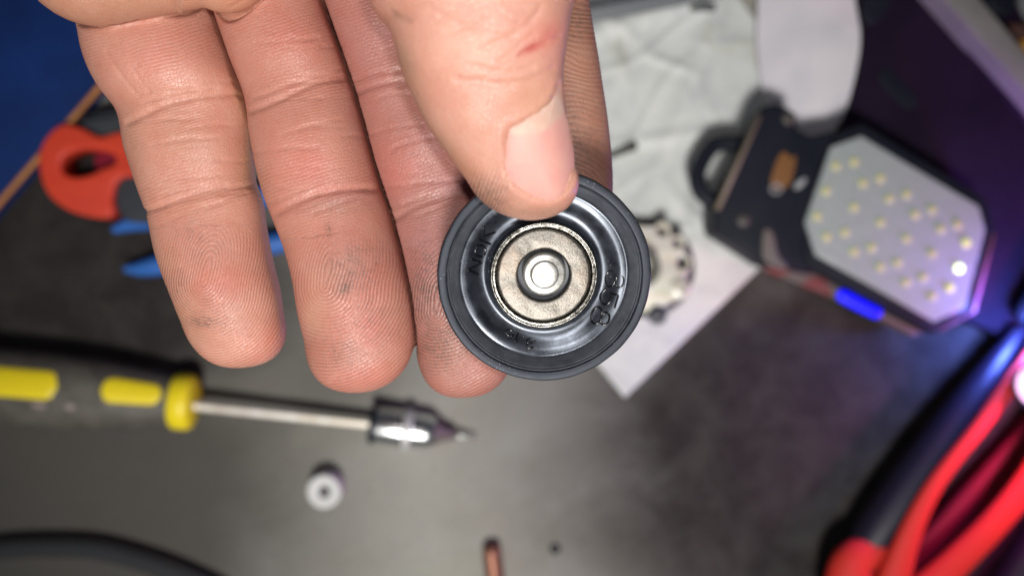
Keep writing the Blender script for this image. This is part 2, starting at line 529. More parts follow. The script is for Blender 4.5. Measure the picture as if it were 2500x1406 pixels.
def sheet(name, corners, nu, nv, hfun, mt, thick=0.25):
    """a sheet spanning four photo corners, with relief from hfun(px,py)"""
    a, b, c, d = [np.array(q, float) for q in corners]
    V = []
    for s in (1, 0):
        for i in range(nu + 1):
            for j in range(nv + 1):
                uu, vv = i / nu, j / nv
                p = a * (1 - uu) * (1 - vv) + b * uu * (1 - vv) + c * uu * vv + d * (1 - uu) * vv
                hh = hfun(p[0], p[1], uu, vv)
                q = T(p[0], p[1], hh)
                V.append((q.x, q.y, hh + s * thick))
    n1 = (nu + 1) * (nv + 1)
    F = []
    idx = lambda i, j: i * (nv + 1) + j
    for i in range(nu):
        for j in range(nv):
            F.append((idx(i, j), idx(i + 1, j), idx(i + 1, j + 1), idx(i, j + 1)))
            F.append((n1 + idx(i, j), n1 + idx(i, j + 1), n1 + idx(i + 1, j + 1), n1 + idx(i + 1, j)))
    rim = [idx(i, 0) for i in range(nu)] + [idx(nu, j) for j in range(nv)] + [idx(i, nv) for i in range(nu, 0, -1)] + [idx(0, j) for j in range(nv, 0, -1)]
    for k in range(len(rim)):
        p, q = rim[k], rim[(k + 1) % len(rim)]
        F.append((p, q, q + n1, p + n1))
    return obj(name, V, F, mt, origin=tuple(T(1600, 500, 0)))

def cloth_material():
    g = G('soiled_white_paper')
    n1 = g.noise(0.022, 5, 0.6, dist=0.8); n2 = g.noise(0.06, 6, 0.65, dist=0.5)
    c = g.mix(g.rng(n1, 0.38, 0.62), (0.60, 0.63, 0.625), (0.74, 0.755, 0.735))
    c = g.mix(g.rng(n2, 0.52, 0.72, 0, 0.5), c, (0.40, 0.43, 0.47))
    c = g.mix(g.rng(g.noise(0.04, 3, 0.5, dist=1.0), 0.60, 0.72, 0, 0.5), c, (0.42, 0.42, 0.33))
    g.put(g.b.inputs['Base Color'], c)
    g.put(g.b.inputs['Roughness'], 0.75)
    g.put(g.b.inputs['Normal'], g.bump(g.noise(0.25, 5, 0.6), 0.35, 0.5))
    return g.m
M_cloth = cloth_material()
rf = random.Random(31)
FOLDS = []
for _ in range(26):
    FOLDS.append((rf.uniform(1380, 2050), rf.uniform(-60, 700), rf.uniform(0, math.pi), rf.uniform(60, 220), rf.uniform(8, 22), rf.uniform(0.5, 2.2)))
def wr(x, y, u, v):
    hh = 0.6 + 0.9 * math.sin(x * 0.013 + y * 0.006) ** 2 + 0.5 * math.sin(y * 0.021 - x * 0.01) + 0.5
    # a long fold running up the middle
    d = (x - 1690) + 0.35 * (y - 200)
    hh += 2.2 * math.exp(-(d / 30) ** 2) * (1 if y < 600 else math.exp(-((y - 600) / 80) ** 2))
    d2 = (y - 352) + 0.12 * (x - 1500)
    hh += 1.6 * math.exp(-(d2 / 16) ** 2)
    d3 = (y - 70) + 0.30 * (x - 1480)
    hh += 2.5 * math.exp(-(d3 / 22) ** 2)
    for fx, fy, fa, fl_, fw, fh in FOLDS:
        a_ = (x - fx) * math.cos(fa) + (y - fy) * math.sin(fa); b_ = -(x - fx) * math.sin(fa) + (y - fy) * math.cos(fa) + 12 * math.sin(a_ * 0.02)
        hh += fh * math.exp(-(a_ / fl_) ** 4 - abs(b_ / fw) ** 1.5) * (0.25 if y > 560 else 1)
    edge = min(u, 1 - u, v, 1 - v)
    return max(0.08, hh * min(1, 0.25 + edge * 6) - 0.35)
ps = sheet('paper_sheet', [(1525, 970), (2110, 410), (1500, -420), (830, 130)], 150, 190, wr, M_cloth)
tag(ps, 'large soiled white paper sheet on the bench with one corner pointing down', 'paper')

# second white sheet whose rounded end lies under the work light
o4 = crv([(1862, -160), (1852, 0), (1850, 120), (1868, 230), (1905, 300), (1960, 330), (2010, 325), (2052, 300), (2085, 205), (2103, 95), (2090, 0), (2070, -160)], 8, True)
g = G('white_foam'); n1 = g.noise(0.05, 4)
g.put(g.b.inputs['Base Color'], g.mix(g.rng(n1, 0.35, 0.65), (0.66, 0.64, 0.70), (0.78, 0.745, 0.80)))  # lilac cast of the coloured light is put into the pad colour
g.put(g.b.inputs['Roughness'], 0.6)
v, f = slab([tuple(T(*p, 6))[:2] for p in o4], 4.2, 5.6, 0.6)
wp = obj('foam_pad', v, f, g.m, origin=tuple(T(1970, 100, 0)), sharp=60)
tag(wp, 'white pad with a rounded end at the top edge above the work light', 'pad')

# grey rod at the top, dark pick
path, rad = round_ends([T(1380, 45, 9), T(1560, 12, 9), T(1700, -14, 9), T(1900, -60, 9)], [4.2, 4.2, 4.0, 4.0])
v, f = tube(path, rad, 16)
tag(obj('grey_tube', v, f, mat('grey_plastic', (0.17, 0.18, 0.20), 0.4), origin=tuple(T(1500, 20, 0))), 'slim grey tube lying on the paper at the top edge beside the index finger', 'tube')
path, rad = round_ends([T(1470, 392, 5), T(1515, 372, 5), T(1545, 358, 5)], [1.0, 1.5, 2.4])
v, f = tube(path, rad, 12)
tag(obj('small_pick', v, f, mat('dark_pick', (0.06, 0.06, 0.05), 0.5), origin=tuple(T(1510, 375, 0))), 'short dark pick on the white paper just right of the index finger', 'pick')
path, rad = round_ends([T(1690, 22, 5), T(1722, 18, 5), T(1738, 20, 5)], [1.2, 2.0, 2.0])
v, f = tube(path, rad, 12)
tag(obj('dark_clip', v, f, mat('dark_clip', (0.09, 0.095, 0.10), 0.5), origin=tuple(T(1715, 20, 0))), 'small dark clip on the paper near the top edge right of the grey tube', 'clip')

# ---- cast pump body half hidden by the diaphragm
pb = thing('pump_body', 'round cream metal pump body with screw holes, peeking out right of the diaphragm', 'pump', tuple(T(1575, 655, 0)))
g = G('cast_alloy'); n1 = g.noise(0.25, 5, 0.6)
g.put(g.b.inputs['Base Color'], g.mix(g.rng(n1, 0.35, 0.65), (0.66, 0.62, 0.48), (0.74, 0.75, 0.70)))
g.put(g.b.inputs['Metallic'], 0.35); g.put(g.b.inputs['Roughness'], 0.42)
g.put(g.b.inputs['Normal'], g.bump(g.noise(1.0, 4), 0.12, 0.7))
M_cast = g.m
cx, cy = 1575, 655
holes_px = [(1617, 562, 2.6), (1655, 592, 2.2), (1667, 642, 2.8), (1640, 740, 1.0)]
out = []
for k in range(72):
    a = 2 * math.pi * k / 72
    lob = 0
    for ang in (-65, -35, -6, 40, 75, 120, 165, 205, 250):
        da = (math.degrees(a) - ang + 180) % 360 - 180
        lob += 9 * math.exp(-(da / 9) ** 2)
    R = 104 + lob
    out.append(tuple(T(cx + R * math.cos(a), cy + R * math.sin(a), 16))[:2])
hl = [[(T(x, y, 16).x + r * math.cos(2 * math.pi * k / 16), T(x, y, 16).y + r * math.sin(2 * math.pi * k / 16)) for k in range(16)] for x, y, r in holes_px[:3]]
v, f = slab(out, 5, 17, 1.2, holes=hl)
obj('flange', v, f, M_cast, pb, sharp=45)
v, f = slab([(T(cx, cy, 5).x + 24 * math.cos(a), T(cx, cy, 5).y + 24 * math.sin(a)) for a in [2 * math.pi * k / 48 for k in range(48)]], 1.6, 6, 0.8)
obj('lower_housing', v, f, M_grip, pb, sharp=45)
c0 = T(1572, 655, 20)
v, f = lathe([(8.5, 16.5), (9.2, 16.5), (9.2, 24), (8.6, 25), (6.0, 25), (5.5, 24), (5.5, 16.8)], Matrix.Translation(Vector((c0.x - 2, c0.y, 0))), 40)
obj('centre_boss', v, f, mat('grey_metal', (0.16, 0.16, 0.14), 0.4, 0.6), pb, sharp=45)
for (x, y, r) in [(1663, 704, 4.6), (1606, 770, 4.4)]:
    c0 = T(x, y, 19)
    v, f = lathe([(1.2, 18.4), (2.0, 19.2), (r * .7, 19.2), (r, 18.4), (r, 16.6)], Matrix.Translation(Vector((c0.x, c0.y, 0))), 20)
    obj('screw', v, f, M_cast if x > 1650 else M_grip, pb, sharp=45)

# ---- black case and the grey rail in the upper right
cs_ = thing('tool_case', 'large flat black case filling the upper right behind the work light', 'case', tuple(T(2300, 300, 0)))
v, f = slab(pxs([(2080, -260), (2300, -260), (2700, 330), (2700, 880), (2520, 850), (2300, 760), (2075, 560), (2030, 420), (2052, 322), (2092, 200), (2112, 95), (2098, 0)], 8), 0.3, 8, 1.5)
M_case = mat('black_case', (0.010, 0.005, 0.016), 0.7, noise=(0.03, 0.9, (0.018, 0.009, 0.026)), bump=(0.8, 0.12), spec=0.12)  # purple tint of the flare is put into the case colour
obj('case_lid', v, f, M_case, cs_, sharp=40)
v, f = slab(pxs(crv([(2150, 178), (2170, 170), (2238, 240), (2236, 262), (2210, 262), (2150, 200)], 4, True), 8.8), 7.8, 8.8, 0.4)
obj('latch', v, f, M_black, cs_)
v, f = slab(pxs([(2118, -120), (2172, -120), (2175, 20), (2150, 50), (2122, 62), (2110, 30)], 11), 7.5, 11, 1)
obj('hinge_cover', v, f, M_black, cs_)
v, f = tube([T(2222, -60, 9), T(2330, 78, 9), T(2600, 415, 9)], 1.4, 10)
obj('edge_ridge', v, f, M_case, cs_)
v, f = slab(pxs([(2236, -80), (2328, -80), (2760, 430), (2760, 512)], 22), 0.3, 22, 1.0)
rl = obj('grey_rail', v, f, mat('grey_painted_rail', (0.20, 0.20, 0.185), 0.7, noise=(0.05, 0.8, (0.26, 0.26, 0.235)), bump=(0.6, 0.1)), origin=tuple(T(2400, 100, 0)), sharp=40)
tag(rl, 'flat grey rail running diagonally across the upper right corner', 'rail')
v, f = slab(pxs(crv([(2402, -60), (2490, -60), (2482, 10), (2470, 32), (2440, 34), (2415, 12)], 4, True), 14), 0.1, 14, 2)
tag(obj('black_knob', v, f, M_black, origin=tuple(T(2450, 0, 0))), 'black knob beyond the grey rail at the top right corner', 'knob')
v, f = slab(pxs([(2462, 58), (2600, 56), (2600, 90), (2492, 92)], 12), 0.1, 12, 1)
tag(obj('brown_block', v, f, mat('brown_leather', (0.075, 0.03, 0.025), 0.6), origin=tuple(T(2500, 75, 0))), 'dark brown block beyond the grey rail at the right edge', 'block')
v, f = slab(pxs([(2492, 97), (2600, 95), (2600, 125), (2512, 126)], 12), 0.1, 12, 1)
tag(obj('orange_block', v, f, mat('orange_plastic', (0.55, 0.26, 0.03), 0.5), origin=tuple(T(2530, 110, 0))), 'small orange block under the brown one at the right edge', 'block')
v, f = slab(pxs([(2485, -80), (2640, -80), (2640, 48), (2496, 48)], 8), 0.1, 8, 1)
tag(obj('grey_card', v, f, mat('grey_card', (0.20, 0.20, 0.22), 0.7), origin=tuple(T(2540, 0, 0))), 'pale grey card at the very top right corner beside the black knob', 'card')

# ---- work light
wl = thing('work_light', 'black folding work light with a frosted LED panel, lying right of the white paper', 'work light', tuple(T(2050, 500, 0)))
body = [(1744, 566), (1747, 510), (1850, 280), (1866, 258), (1900, 251), (1930, 266), (1950, 315), (1980, 330), (2110, 312), (2130, 340), (2060, 520), (2030, 620), (1990, 668), (1868, 645)]
v, f = slab(pxs(body, 28), 9, 28, 2.0)
obj('hinge_body', v, f, M_black, wl, sharp=50)
v, f = slab(pxs([(1860, 612), (1885, 600), (2010, 655), (2262, 808), (2232, 822), (2100, 752), (1868, 660)], 17), 8.6, 17, 1.2)
g = G('worn_side_band'); n1 = g.noise(0.09, 3, 0.5, vec=g.scaled(1, 1, 0.2))
g.put(g.b.inputs['Base Color'], g.mix(g.rng(n1, 0.42, 0.52), (0.16, 0.025, 0.03), (0.11, 0.085, 0.085)))
g.put(g.b.inputs['Roughness'], 0.5)
obj('side_band', v, f, g.m, wl, sharp=50)
v, f = slab(pxs([(1960, 600), (2040, 330), (2106, 300), (2412, 486), (2430, 560), (2376, 764), (2286, 815), (1980, 650)], 30), 9, 30, 1.5)
hd = obj('lamp_head', v, f, M_black, wl, sharp=50)
octo = [(2028, 359), (2103, 332), (2391, 504), (2406, 563), (2357, 752), (2282, 785), (1993, 623), (1966, 543)]
octc = (2190, 560)
def inset(pts, k):
    return [(octc[0] + (x - octc[0]) * k, octc[1] + (y - octc[1]) * k) for x, y in pts]
v, f = slab(pxs(octo, 31.5), 29.5, 31.5, 0.7)
g = G('frosted_lens')
vx = g.scaled(1, 1, 1, math.radians(30))
br = g.N.new('ShaderNodeTexBrick'); g.L.new(vx, br.inputs['Vector']); br.offset = 0.5
br.inputs['Scale'].default_value = 0.2; br.inputs['Mortar Size'].default_value = 0.06; br.inputs['Mortar Smooth'].default_value = 0.5
br.inputs['Color1'].default_value = (0.46, 0.51, 0.50, 1); br.inputs['Color2'].default_value = (0.40, 0.45, 0.45, 1); br.inputs['Mortar'].default_value = (0.28, 0.32, 0.33, 1)
g.put(g.b.inputs['Base Color'], br.outputs['Color'])
g.put(g.b.inputs['Roughness'], 0.28); g.put(g.b.inputs['Coat Weight'], 0.3)
obj('led_panel', v, f, g.m, wl, sharp=50)
leds = [(885,413),(975,393),(838,535),(1018,497),(1103,473),(793,660),(975,615),(1148,573),(1232,552),(840,760),(930,738),(1105,690),(1275,650),(1358,627),(975,833),(1062,813),(1232,768),(1400,722),(1482,700),(1105,908),(1190,887),(1358,842),(1525,790),(1230,983),(1315,958),(1490,915),(1445,1010),(1360,1050)]
M_led = mat('yellow_phosphor', (0.60, 0.60, 0.27), 0.4)
M_lit = mat('lit_phosphor', (0.9, 0.9, 0.5), 0.4, emis=((0.85, 1.0, 0.62), 2.5))
M_dim = mat('dim_phosphor', (0.7, 0.72, 0.25), 0.4, emis=((0.8, 0.9, 0.2), 0.35))
me0 = None
for i, (a, b) in enumerate(leds):
    px, py = 1600 + a / 2.009, 200 + b / 2.009
    c0 = T(px, py, 31.6)
    if me0 is None:
        v, f = lathe([(2.0, 31.4), (2.0, 31.9), (1.7, 32.1), (0.001, 32.1)], Matrix.Translation(Vector((c0.x, c0.y, 0))), 14)
        o = obj('led_chip', v, f, M_led, wl); me0 = o; c00 = c0
    else:
        o = me0.copy(); o.parent = wl
        o.location = Vector((c0.x - c00.x, c0.y - c00.y, 0)) / 1000
        COL.objects.link(o)
        if (a, b) in ((1490, 915), (1445, 1010), (1525, 790)):
            o.data = me0.data.copy(); o.data.materials[0] = M_lit if a == 1490 else M_dim
            o['label'] = 'LED chip glowing bright white' if a == 1490 else 'LED chip glowing faint yellow'
v, f = tube([T(1854, 284, 28.5), T(1750, 512, 28.5)], 1.3, 8)
obj('edge_highlight', v, f, mat('tan_highlight', (0.20, 0.165, 0.12), 0.5), wl)  # tan tube puts the highlight along this edge into colour
pth = [T(*q, 17) for q in crv([(1835, 352), (1790, 350), (1748, 354), (1722, 382), (1703, 425), (1705, 458), (1728, 486), (1780, 512)], 5)]
v, f = tube(pth, 3.7, 14)
obj('carry_handle', v, f, M_black, wl)
for (x, y) in [(1926, 288), (1816, 537)]:
    c0 = T(x, y, 28.6)
    v, f = lathe([(3.2, 27.8), (3.2, 28.6), (2.6, 29.0), (0.001, 29.0)], Matrix.Translation(Vector((c0.x, c0.y, 0))), 18)
    obj('bolt', v, f, mat('dull_bolt', (0.075, 0.07, 0.065), 0.5, 0.3), wl)
c0 = T(1912, 425, 28.05)
v, f = slab(pxs(crv([(1905, 378), (1918, 372), (1930, 385), (1943, 380), (1940, 410), (1928, 450), (1905, 462), (1882, 452), (1890, 410)], 5, True), 28.3), 27.9, 28.3, 0.1)
g = G('orange_scribble'); n1 = g.noise(0.9, 3)
g.put(g.b.inputs['Base Color'], g.mix(g.rng(n1, 0.4, 0.6), (0.24, 0.10, 0.03), (0.17, 0.075, 0.025)))
obj('orange_scribble', v, f, g.m, wl)  # orange patch standing in for a scribbled-over logo
M_wp = mat('white_print', (0.35, 0.36, 0.38), 0.5)
ringp = [T(1895 + 13 * math.cos(a), 461 + 11 * math.sin(a), 28.4) for a in [2 * math.pi * k / 24 for k in range(25)]]
v, f = tube(ringp, 0.5, 8); obj('printed_ring', v, f, M_wp, wl)
v, f = slab(pxs(crv([(1940, 455), (1950, 442), (1966, 434), (1968, 441), (1956, 458), (1943, 463)], 4, True), 28.3), 27.9, 28.3, 0.1)
obj('printed_dash', v, f, M_wp, wl)
c = crv([(2058, 722), (2082, 735), (2108, 748), (2138, 762)], 4)
path, rad = round_ends([T(a, b, 17.5) for a, b in c], [2.9] * len(c))
v, f = tube(path, rad, 14, 0.6)
obj('blue_scribble', v, f, mat('blue_scribble_glow', (0.01, 0.01, 0.8), 0.4, emis=((0.0, 0.0, 1.0), 1.1)), wl)  # made-up glowing strip in place of a blue scribble
v, f = tube([T(2292, 800, 26), T(2372, 756, 26), T(2420, 570, 26)], 1.8, 10)
obj('corner_guard', v, f, mat('pink_guard', (0.42, 0.16, 0.26), 0.4), wl)
v, f = slab(pxs(crv([(1866, 560), (1888, 570), (1900, 620), (1925, 655), (1890, 650), (1862, 625)], 4, True), 29), 27, 29.2, 0.8)
obj('hinge_arm', v, f, mat('worn_grey_arm', (0.14, 0.12, 0.115), 0.5), wl)

# ---- added torch whose glowing lens stands in for a pink-white flare
lt = thing('added_torch', 'added torch standing in for the pink-white flare at the right edge beside the pliers', 'torch', tuple(T(2560, 950, 0)))
tc_ = T(2544, 945, 38); TM = Matrix.Translation(tc_) @ Vector((-0.75, -0.1, 0.65)).to_track_quat('Z', 'Y').to_matrix().to_4x4()
v, f = lathe([(9.0, -30), (9.5, -12), (12.0, -6), (12.0, 0), (11.2, 0.6), (10.4, 0), (10.2, -2)], TM, 48)
obj('added_torch_body', v, f, M_black, lt, sharp=50)
v, f = lathe([(10.4, -1.0), (6, -0.7), (0.001, -0.6)], TM, 48)
obj('flare_lens', v, f, mat('pink_flare_lens', (0.9, 0.7, 0.8), 0.3, emis=((1.0, 0.48, 0.85), 1.5)), lt)

# ---- red and black pliers in the lower right
pl = thing('red_handled_pliers', 'large pliers with red and black handles in the lower right corner', 'pliers', tuple(T(2300, 1250, 0)))
def hand_tube(name, pts, hgt, mt, squash=1.0, n=6):
    c = crv(pts, n)
    path = [T(a, b, hgt) for a, b, r in c]; rad = [r * 0.2 for a, b, r in c]
    path, rad = round_ends(path, rad)
    v, f = tube(path, rad, 22, squash)
    return obj(name, v, f, mt, pl)
M_pred = mat('bright_red_grip', (0.66, 0.035, 0.025), 0.6, spec=0.3)
M_ppb = mat('glossy_dark_grip', (0.013, 0.010, 0.026), 0.42, bump=(0.5, 0.08))
hand_tube('grip_insert', [(2484, 815, 20), (2424, 900, 31), (2352, 1000, 43), (2275, 1110, 51), (2198, 1220, 55), (2142, 1300, 53), (2090, 1380, 46)], 14, M_ppb, 0.85)
hand_tube('handle', [(2575, 800, 20), (2480, 920, 19), (2400, 1030, 18), (2336, 1110, 18), (2284, 1180, 20), (2242, 1255, 24), (2208, 1335, 30), (2180, 1420, 38), (2150, 1520, 42)], 25, M_pred, 0.55)
hand_tube('handle_end', [(2180, 1330, 30), (2130, 1345, 38), (2085, 1375, 52), (2080, 1440, 66), (2090, 1540, 70)], 18, M_pred, 0.7)
v, f = slab(pxs(crv([(2540, 1010), (2480, 1065), (2400, 1150), (2300, 1262), (2235, 1345), (2225, 1450), (2300, 1450), (2420, 1260), (2540, 1120)], 4, True), 12), 1, 12, 3)
obj('lower_handle', v, f, M_dred, pl)
hand_tube('handle', [(2640, 970, 33), (2565, 1085, 32), (2498, 1190, 32), (2420, 1285, 33), (2335, 1370, 35), (2250, 1450, 40), (2150, 1540, 44)], 24, M_pred, 0.55)
hand_tube('grip_insert', [(2640, 1150, 30), (2560, 1280, 40), (2500, 1380, 46), (2440, 1480, 50)], 12, M_ppb, 0.85)
hand_tube('joint', [(2520, 760, 40), (2580, 700, 60), (2640, 640, 60)], 16, M_black, 0.6)

# ================================================================== THE DIAPHRAGM
DC = P(1331, 679, 122.0)
dn = Vector((0.05, -0.20, 1.0)).normalized()
dx = Vector((1, 0, 0)); dx = (dx - dn * dx.dot(dn)).normalized(); dy = dn.cross(dx)
DM = Matrix(((dx.x, dy.x, dn.x, DC.x), (dx.y, dy.y, dn.y, DC.y), (dx.z, dy.z, dn.z, DC.z), (0, 0, 0, 1)))
U = K * 122.0        # mm per photo pixel there
dia = thing('rubber_diaphragm', 'round black rubber diaphragm with a silver metal centre, held between thumb and fingers', 'diaphragm', tuple(DC))

top = [(131, -2.7), (136, -3.15), (142, -3.45), (150, -3.60), (160, -3.52), (170, -3.28), (181, -2.92), (192, -2.62), (202, -2.50),
       (208, -2.46), (212, -2.32), (216, -1.98), (221, -1.50), (226, -1.02), (230, -0.66), (232.5, -0.52), (234, -0.22), (235.5, -0.16), (237, -0.48),
       (238.5, -0.55), (240, -0.24), (242, -0.10), (248, -0.04), (256, -0.03), (260.5, -0.12), (262.5, -0.45)]
fl = crv(top, 4)
top_r = fl[:, 0] * U; top_z = fl[:, 1]
bot = [(262.5, -0.9), (260, -1.2), (240, -1.4), (228, -2.2), (222, -2.8), (215, -3.5), (200, -3.8), (180, -4.3), (160, -5.0), (145, -5.1), (133, -4.6), (126, -3.4), (126, -2.6)]
prof = [(r, z) for r, z in zip(top_r, top_z)] + [(r * U, z) for r, z in bot]
# lathe with slightly irregular moulded rim
seg = 256
rings = []
rr = random.Random(2)
ph = [rr.random() * 6 for _ in range(6)]
for r, z in prof + [prof[0]]:
    ring = []
    for k in range(seg):
        a = 2 * math.pi * k / seg
        k_ = max(0, (r / U - 225) / 38)
        wob = 1 + 0.0022 * k_ * math.sin(3 * a + ph[0]) + 0.0018 * k_ * math.sin(7 * a + ph[1]) + 0.0012 * k_ * math.sin(23 * a + ph[2])
        zz = z + 0.05 * math.sin(5 * a + ph[3]) * min(1, r / U / 200)
        rad_ = (r / U - 133) / 130
        zz += (0.16 * math.sin(2 * a + 0.6) + 0.09 * math.sin(3 * a + 2)) * math.exp(-((r / U - 188) / 24) ** 2) + 0.05 * math.sin(4 * a + 1) * math.exp(-((r / U - 160) / 20) ** 2)
        ring.append(DM @ Vector((r * wob * math.cos(a), r * wob * math.sin(a), zz)))
    rings.append(ring)
v, f = rings_mesh(rings, True)
g = G('moulded_rubber')
spk = g.rng(g.voro(1.9), 0.0, 0.30, 1.0, 0.0)
spm = g.rng(g.noise(0.16, 3), 0.50, 0.62)
spk = g.math('MULTIPLY', g.math('GREATER_THAN', spk, 0.62), spm)
fine = g.noise(5.0, 4, 0.7)
dust = g.noise(0.35, 5, 0.65)
rad = g.attr('radial')
wall = g.math('MULTIPLY', g.rng(rad, 209, 216), g.rng(rad, 234, 240, 1.0, 0.25))
c = g.mix(g.rng(dust, 0.4, 0.7), (0.006, 0.007, 0.010), (0.014, 0.016, 0.022))
c = g.mix(g.math('MULTIPLY', wall, g.rng(dust, 0.3, 0.6, 0.5, 1.0)), c, (0.070, 0.076, 0.090))
c = g.mix(g.math('MULTIPLY', spk, 0.8), c, (0.45, 0.47, 0.5))
g.put(g.b.inputs['Base Color'], c)
lip = g.rng(rad, 238, 244)
g.put(g.b.inputs['Roughness'], g.math('ADD', g.rng(dust, 0.35, 0.65, 0.25, 0.36), g.math('MULTIPLY', g.math('MAXIMUM', wall, lip), 0.14)))
g.put(g.b.inputs['Specular IOR Level'], g.rng(rad, 232, 244, 0.95, 0.25)); g.b.inputs['Specular Tint'].default_value = (0.78, 0.86, 1.0, 1)
g.put(g.b.inputs['Normal'], g.bump(g.math('ADD', fine, g.math('MULTIPLY', spk, 2.5)), 0.010, 0.8))
flange_ob = obj('rubber_flange', v, f, g.m, dia)
me = flange_ob.data
at = me.attributes.new('radial', 'FLOAT', 'POINT')
vals = []
for r, z in prof + [prof[0]]:
    vals += [r / U] * seg
at.data.foreach_set('value', vals)

# metal parts: curled ring, washer, pin
g = G('speckled_nickel')
n1 = g.noise(2.6, 5, 0.75); n2 = g.noise(0.16, 3)
c = g.mix(g.rng(n1, 0.35, 0.65), (0.085, 0.079, 0.071), (0.205, 0.19, 0.168))
c = g.mix(g.rng(n2, 0.5, 0.66, 0, 0.6), c, (0.19, 0.145, 0.11))
c = g.mix(g.rng(g.noise(2.4, 6, 0.8), 0.56, 0.66, 0, 0.5), c, (0.12, 0.10, 0.085))
g.put(g.b.inputs['Base Color'], c); g.put(g.b.inputs['Metallic'], 0.9)
g.put(g.b.inputs['Roughness'], g.rng(n1, 0.3, 0.7, 0.30, 0.46))
g.put(g.b.inputs['Normal'], g.bump(g.math('ADD', g.noise(3.2, 5, 0.7), g.math('MULTIPLY', g.noise(0.16, 2), 9.0)), 0.055, 1.0))
M_wash = g.m
g = G('rolled_steel')
n1 = g.noise(1.4, 5, 0.7)
g.put(g.b.inputs['Base Color'], g.mix(g.rng(n1, 0.4, 0.62), (0.11, 0.105, 0.09), (0.38, 0.37, 0.345))); g.put(g.b.inputs['Metallic'], 1.0)
g.put(g.b.inputs['Roughness'], g.rng(n1, 0.3, 0.7, 0.18, 0.34)); g.put(g.b.inputs['Normal'], g.bump(n1, 0.035, 0.9))
M_ring = g.m
g = G('bright_pin')
n1 = g.noise(1.1, 5, 0.7)
g.put(g.b.inputs['Base Color'], g.mix(g.rng(n1, 0.45, 0.68), (0.44, 0.44, 0.42), (0.27, 0.255, 0.225))); g.put(g.b.inputs['Metallic'], 0.75)
g.put(g.b.inputs['Roughness'], 0.42); g.put(g.b.inputs['Normal'], g.bump(g.noise(2.2, 4), 0.03, 0.7))
M_pin = g.m
z0 = -2.35
v, f = lathe([(r * U, z + z0) for r, z in [(126, -1.2), (134, -1.0), (134.6, -0.1), (133.5, 0.28), (131, 0.42), (128.5, 0.40), (127.4, 0.22), (125.5, 0.22), (123, 0.34), (120.8, 0.20), (119.5, -0.25), (118, -0.60), (115, -0.62), (114, -1.0)]], DM, 160)
obj('curled_ring', v, f, M_ring, dia)
v, f = lathe([(r * U, z + z0) for r, z in [(118, -0.9), (117.5, -0.1), (116, 0.12), (113, 0.26), (109, 0.30), (85, 0.27), (72, 0.26), (68, 0.22), (66, 0.08), (65, -0.3), (64.5, -3.0)]], DM, 160)
obj('washer', v, f, M_wash, dia)
v, f = lathe([(72 * U, z0 - 1.3), (62 * U, z0 - 1.4), (40 * U, z0 - 1.5), (0.001, z0 - 1.5)], DM, 96)
obj('inner_well', v, f, mat('well_rubber', (0.03, 0.034, 0.045), 0.45), dia)
PC = DM @ Matrix.Translation(Vector((0.0, 0.35, 0)))
v, f = lathe([(r * U, z + z0) for r, z in [(54, -2.0), (54, 0.55), (53, 0.90), (50.5, 1.12), (47, 1.2), (36, 1.2), (34.5, 1.24), (33.0, 1.42), (31, 1.50), (18, 1.44), (0.001, 1.42)]], PC, 96)
obj('centre_pin', v, f, M_pin, dia, sharp=50)

# moulded lettering: raised strokes following the rubber
CAMP = Vector((0, 0, CAMH))
def on_rubber(px, py):
    ray = P(px, py, 100) - CAMP
    z = -4.0
    for _ in range(6):
        pl_ = DC + dn * z
        t = (pl_ - CAMP).dot(dn) / ray.dot(dn)
        h_ = CAMP + ray * t
        loc = h_ - DC
        r = math.hypot(loc.dot(dx), loc.dot(dy))
        z = float(np.interp(r, top_r, top_z))
    return h_
def stroke(pts, smooth=0, closed=False, r=0.17):
    p = crv(pts, smooth, closed) if smooth else []
    if not smooth:
        for (a, b), (c_, d_) in zip(pts[:-1], pts[1:]):
            for k in range(6):
                p.append((a + (c_ - a) * k / 6, b + (d_ - b) * k / 6))
        p.append(pts[-1])
    if closed: p = list(p) + [p[0], p[1]]
    path = [on_rubber(a, b) + dn * 0.04 for a, b in p]
    if not closed:
        path, rad = round_ends(path, [r] * len(path))
    else:
        rad = [r] * len(path)
    return tube(path, rad, 10, 0.85)
def oval(cx, cy, rx, ry, ang, n=12):
    a = math.radians(ang)
    return [(cx + rx * math.cos(t) * math.cos(a) - ry * math.sin(t) * math.sin(a), cy + rx * math.cos(t) * math.sin(a) + ry * math.sin(t) * math.cos(a)) for t in [2 * math.pi * k / n for k in range(n)]]
def A_(q): return [(1100 + x * .128, 520 + y * .128) for x, y in q]
def B_(q): return [(1420 + x * .1565, 600 + y * .1565) for x, y in q]
def C_(q): return [(1180 + x * .12806, 770 + y * .12806) for x, y in q]
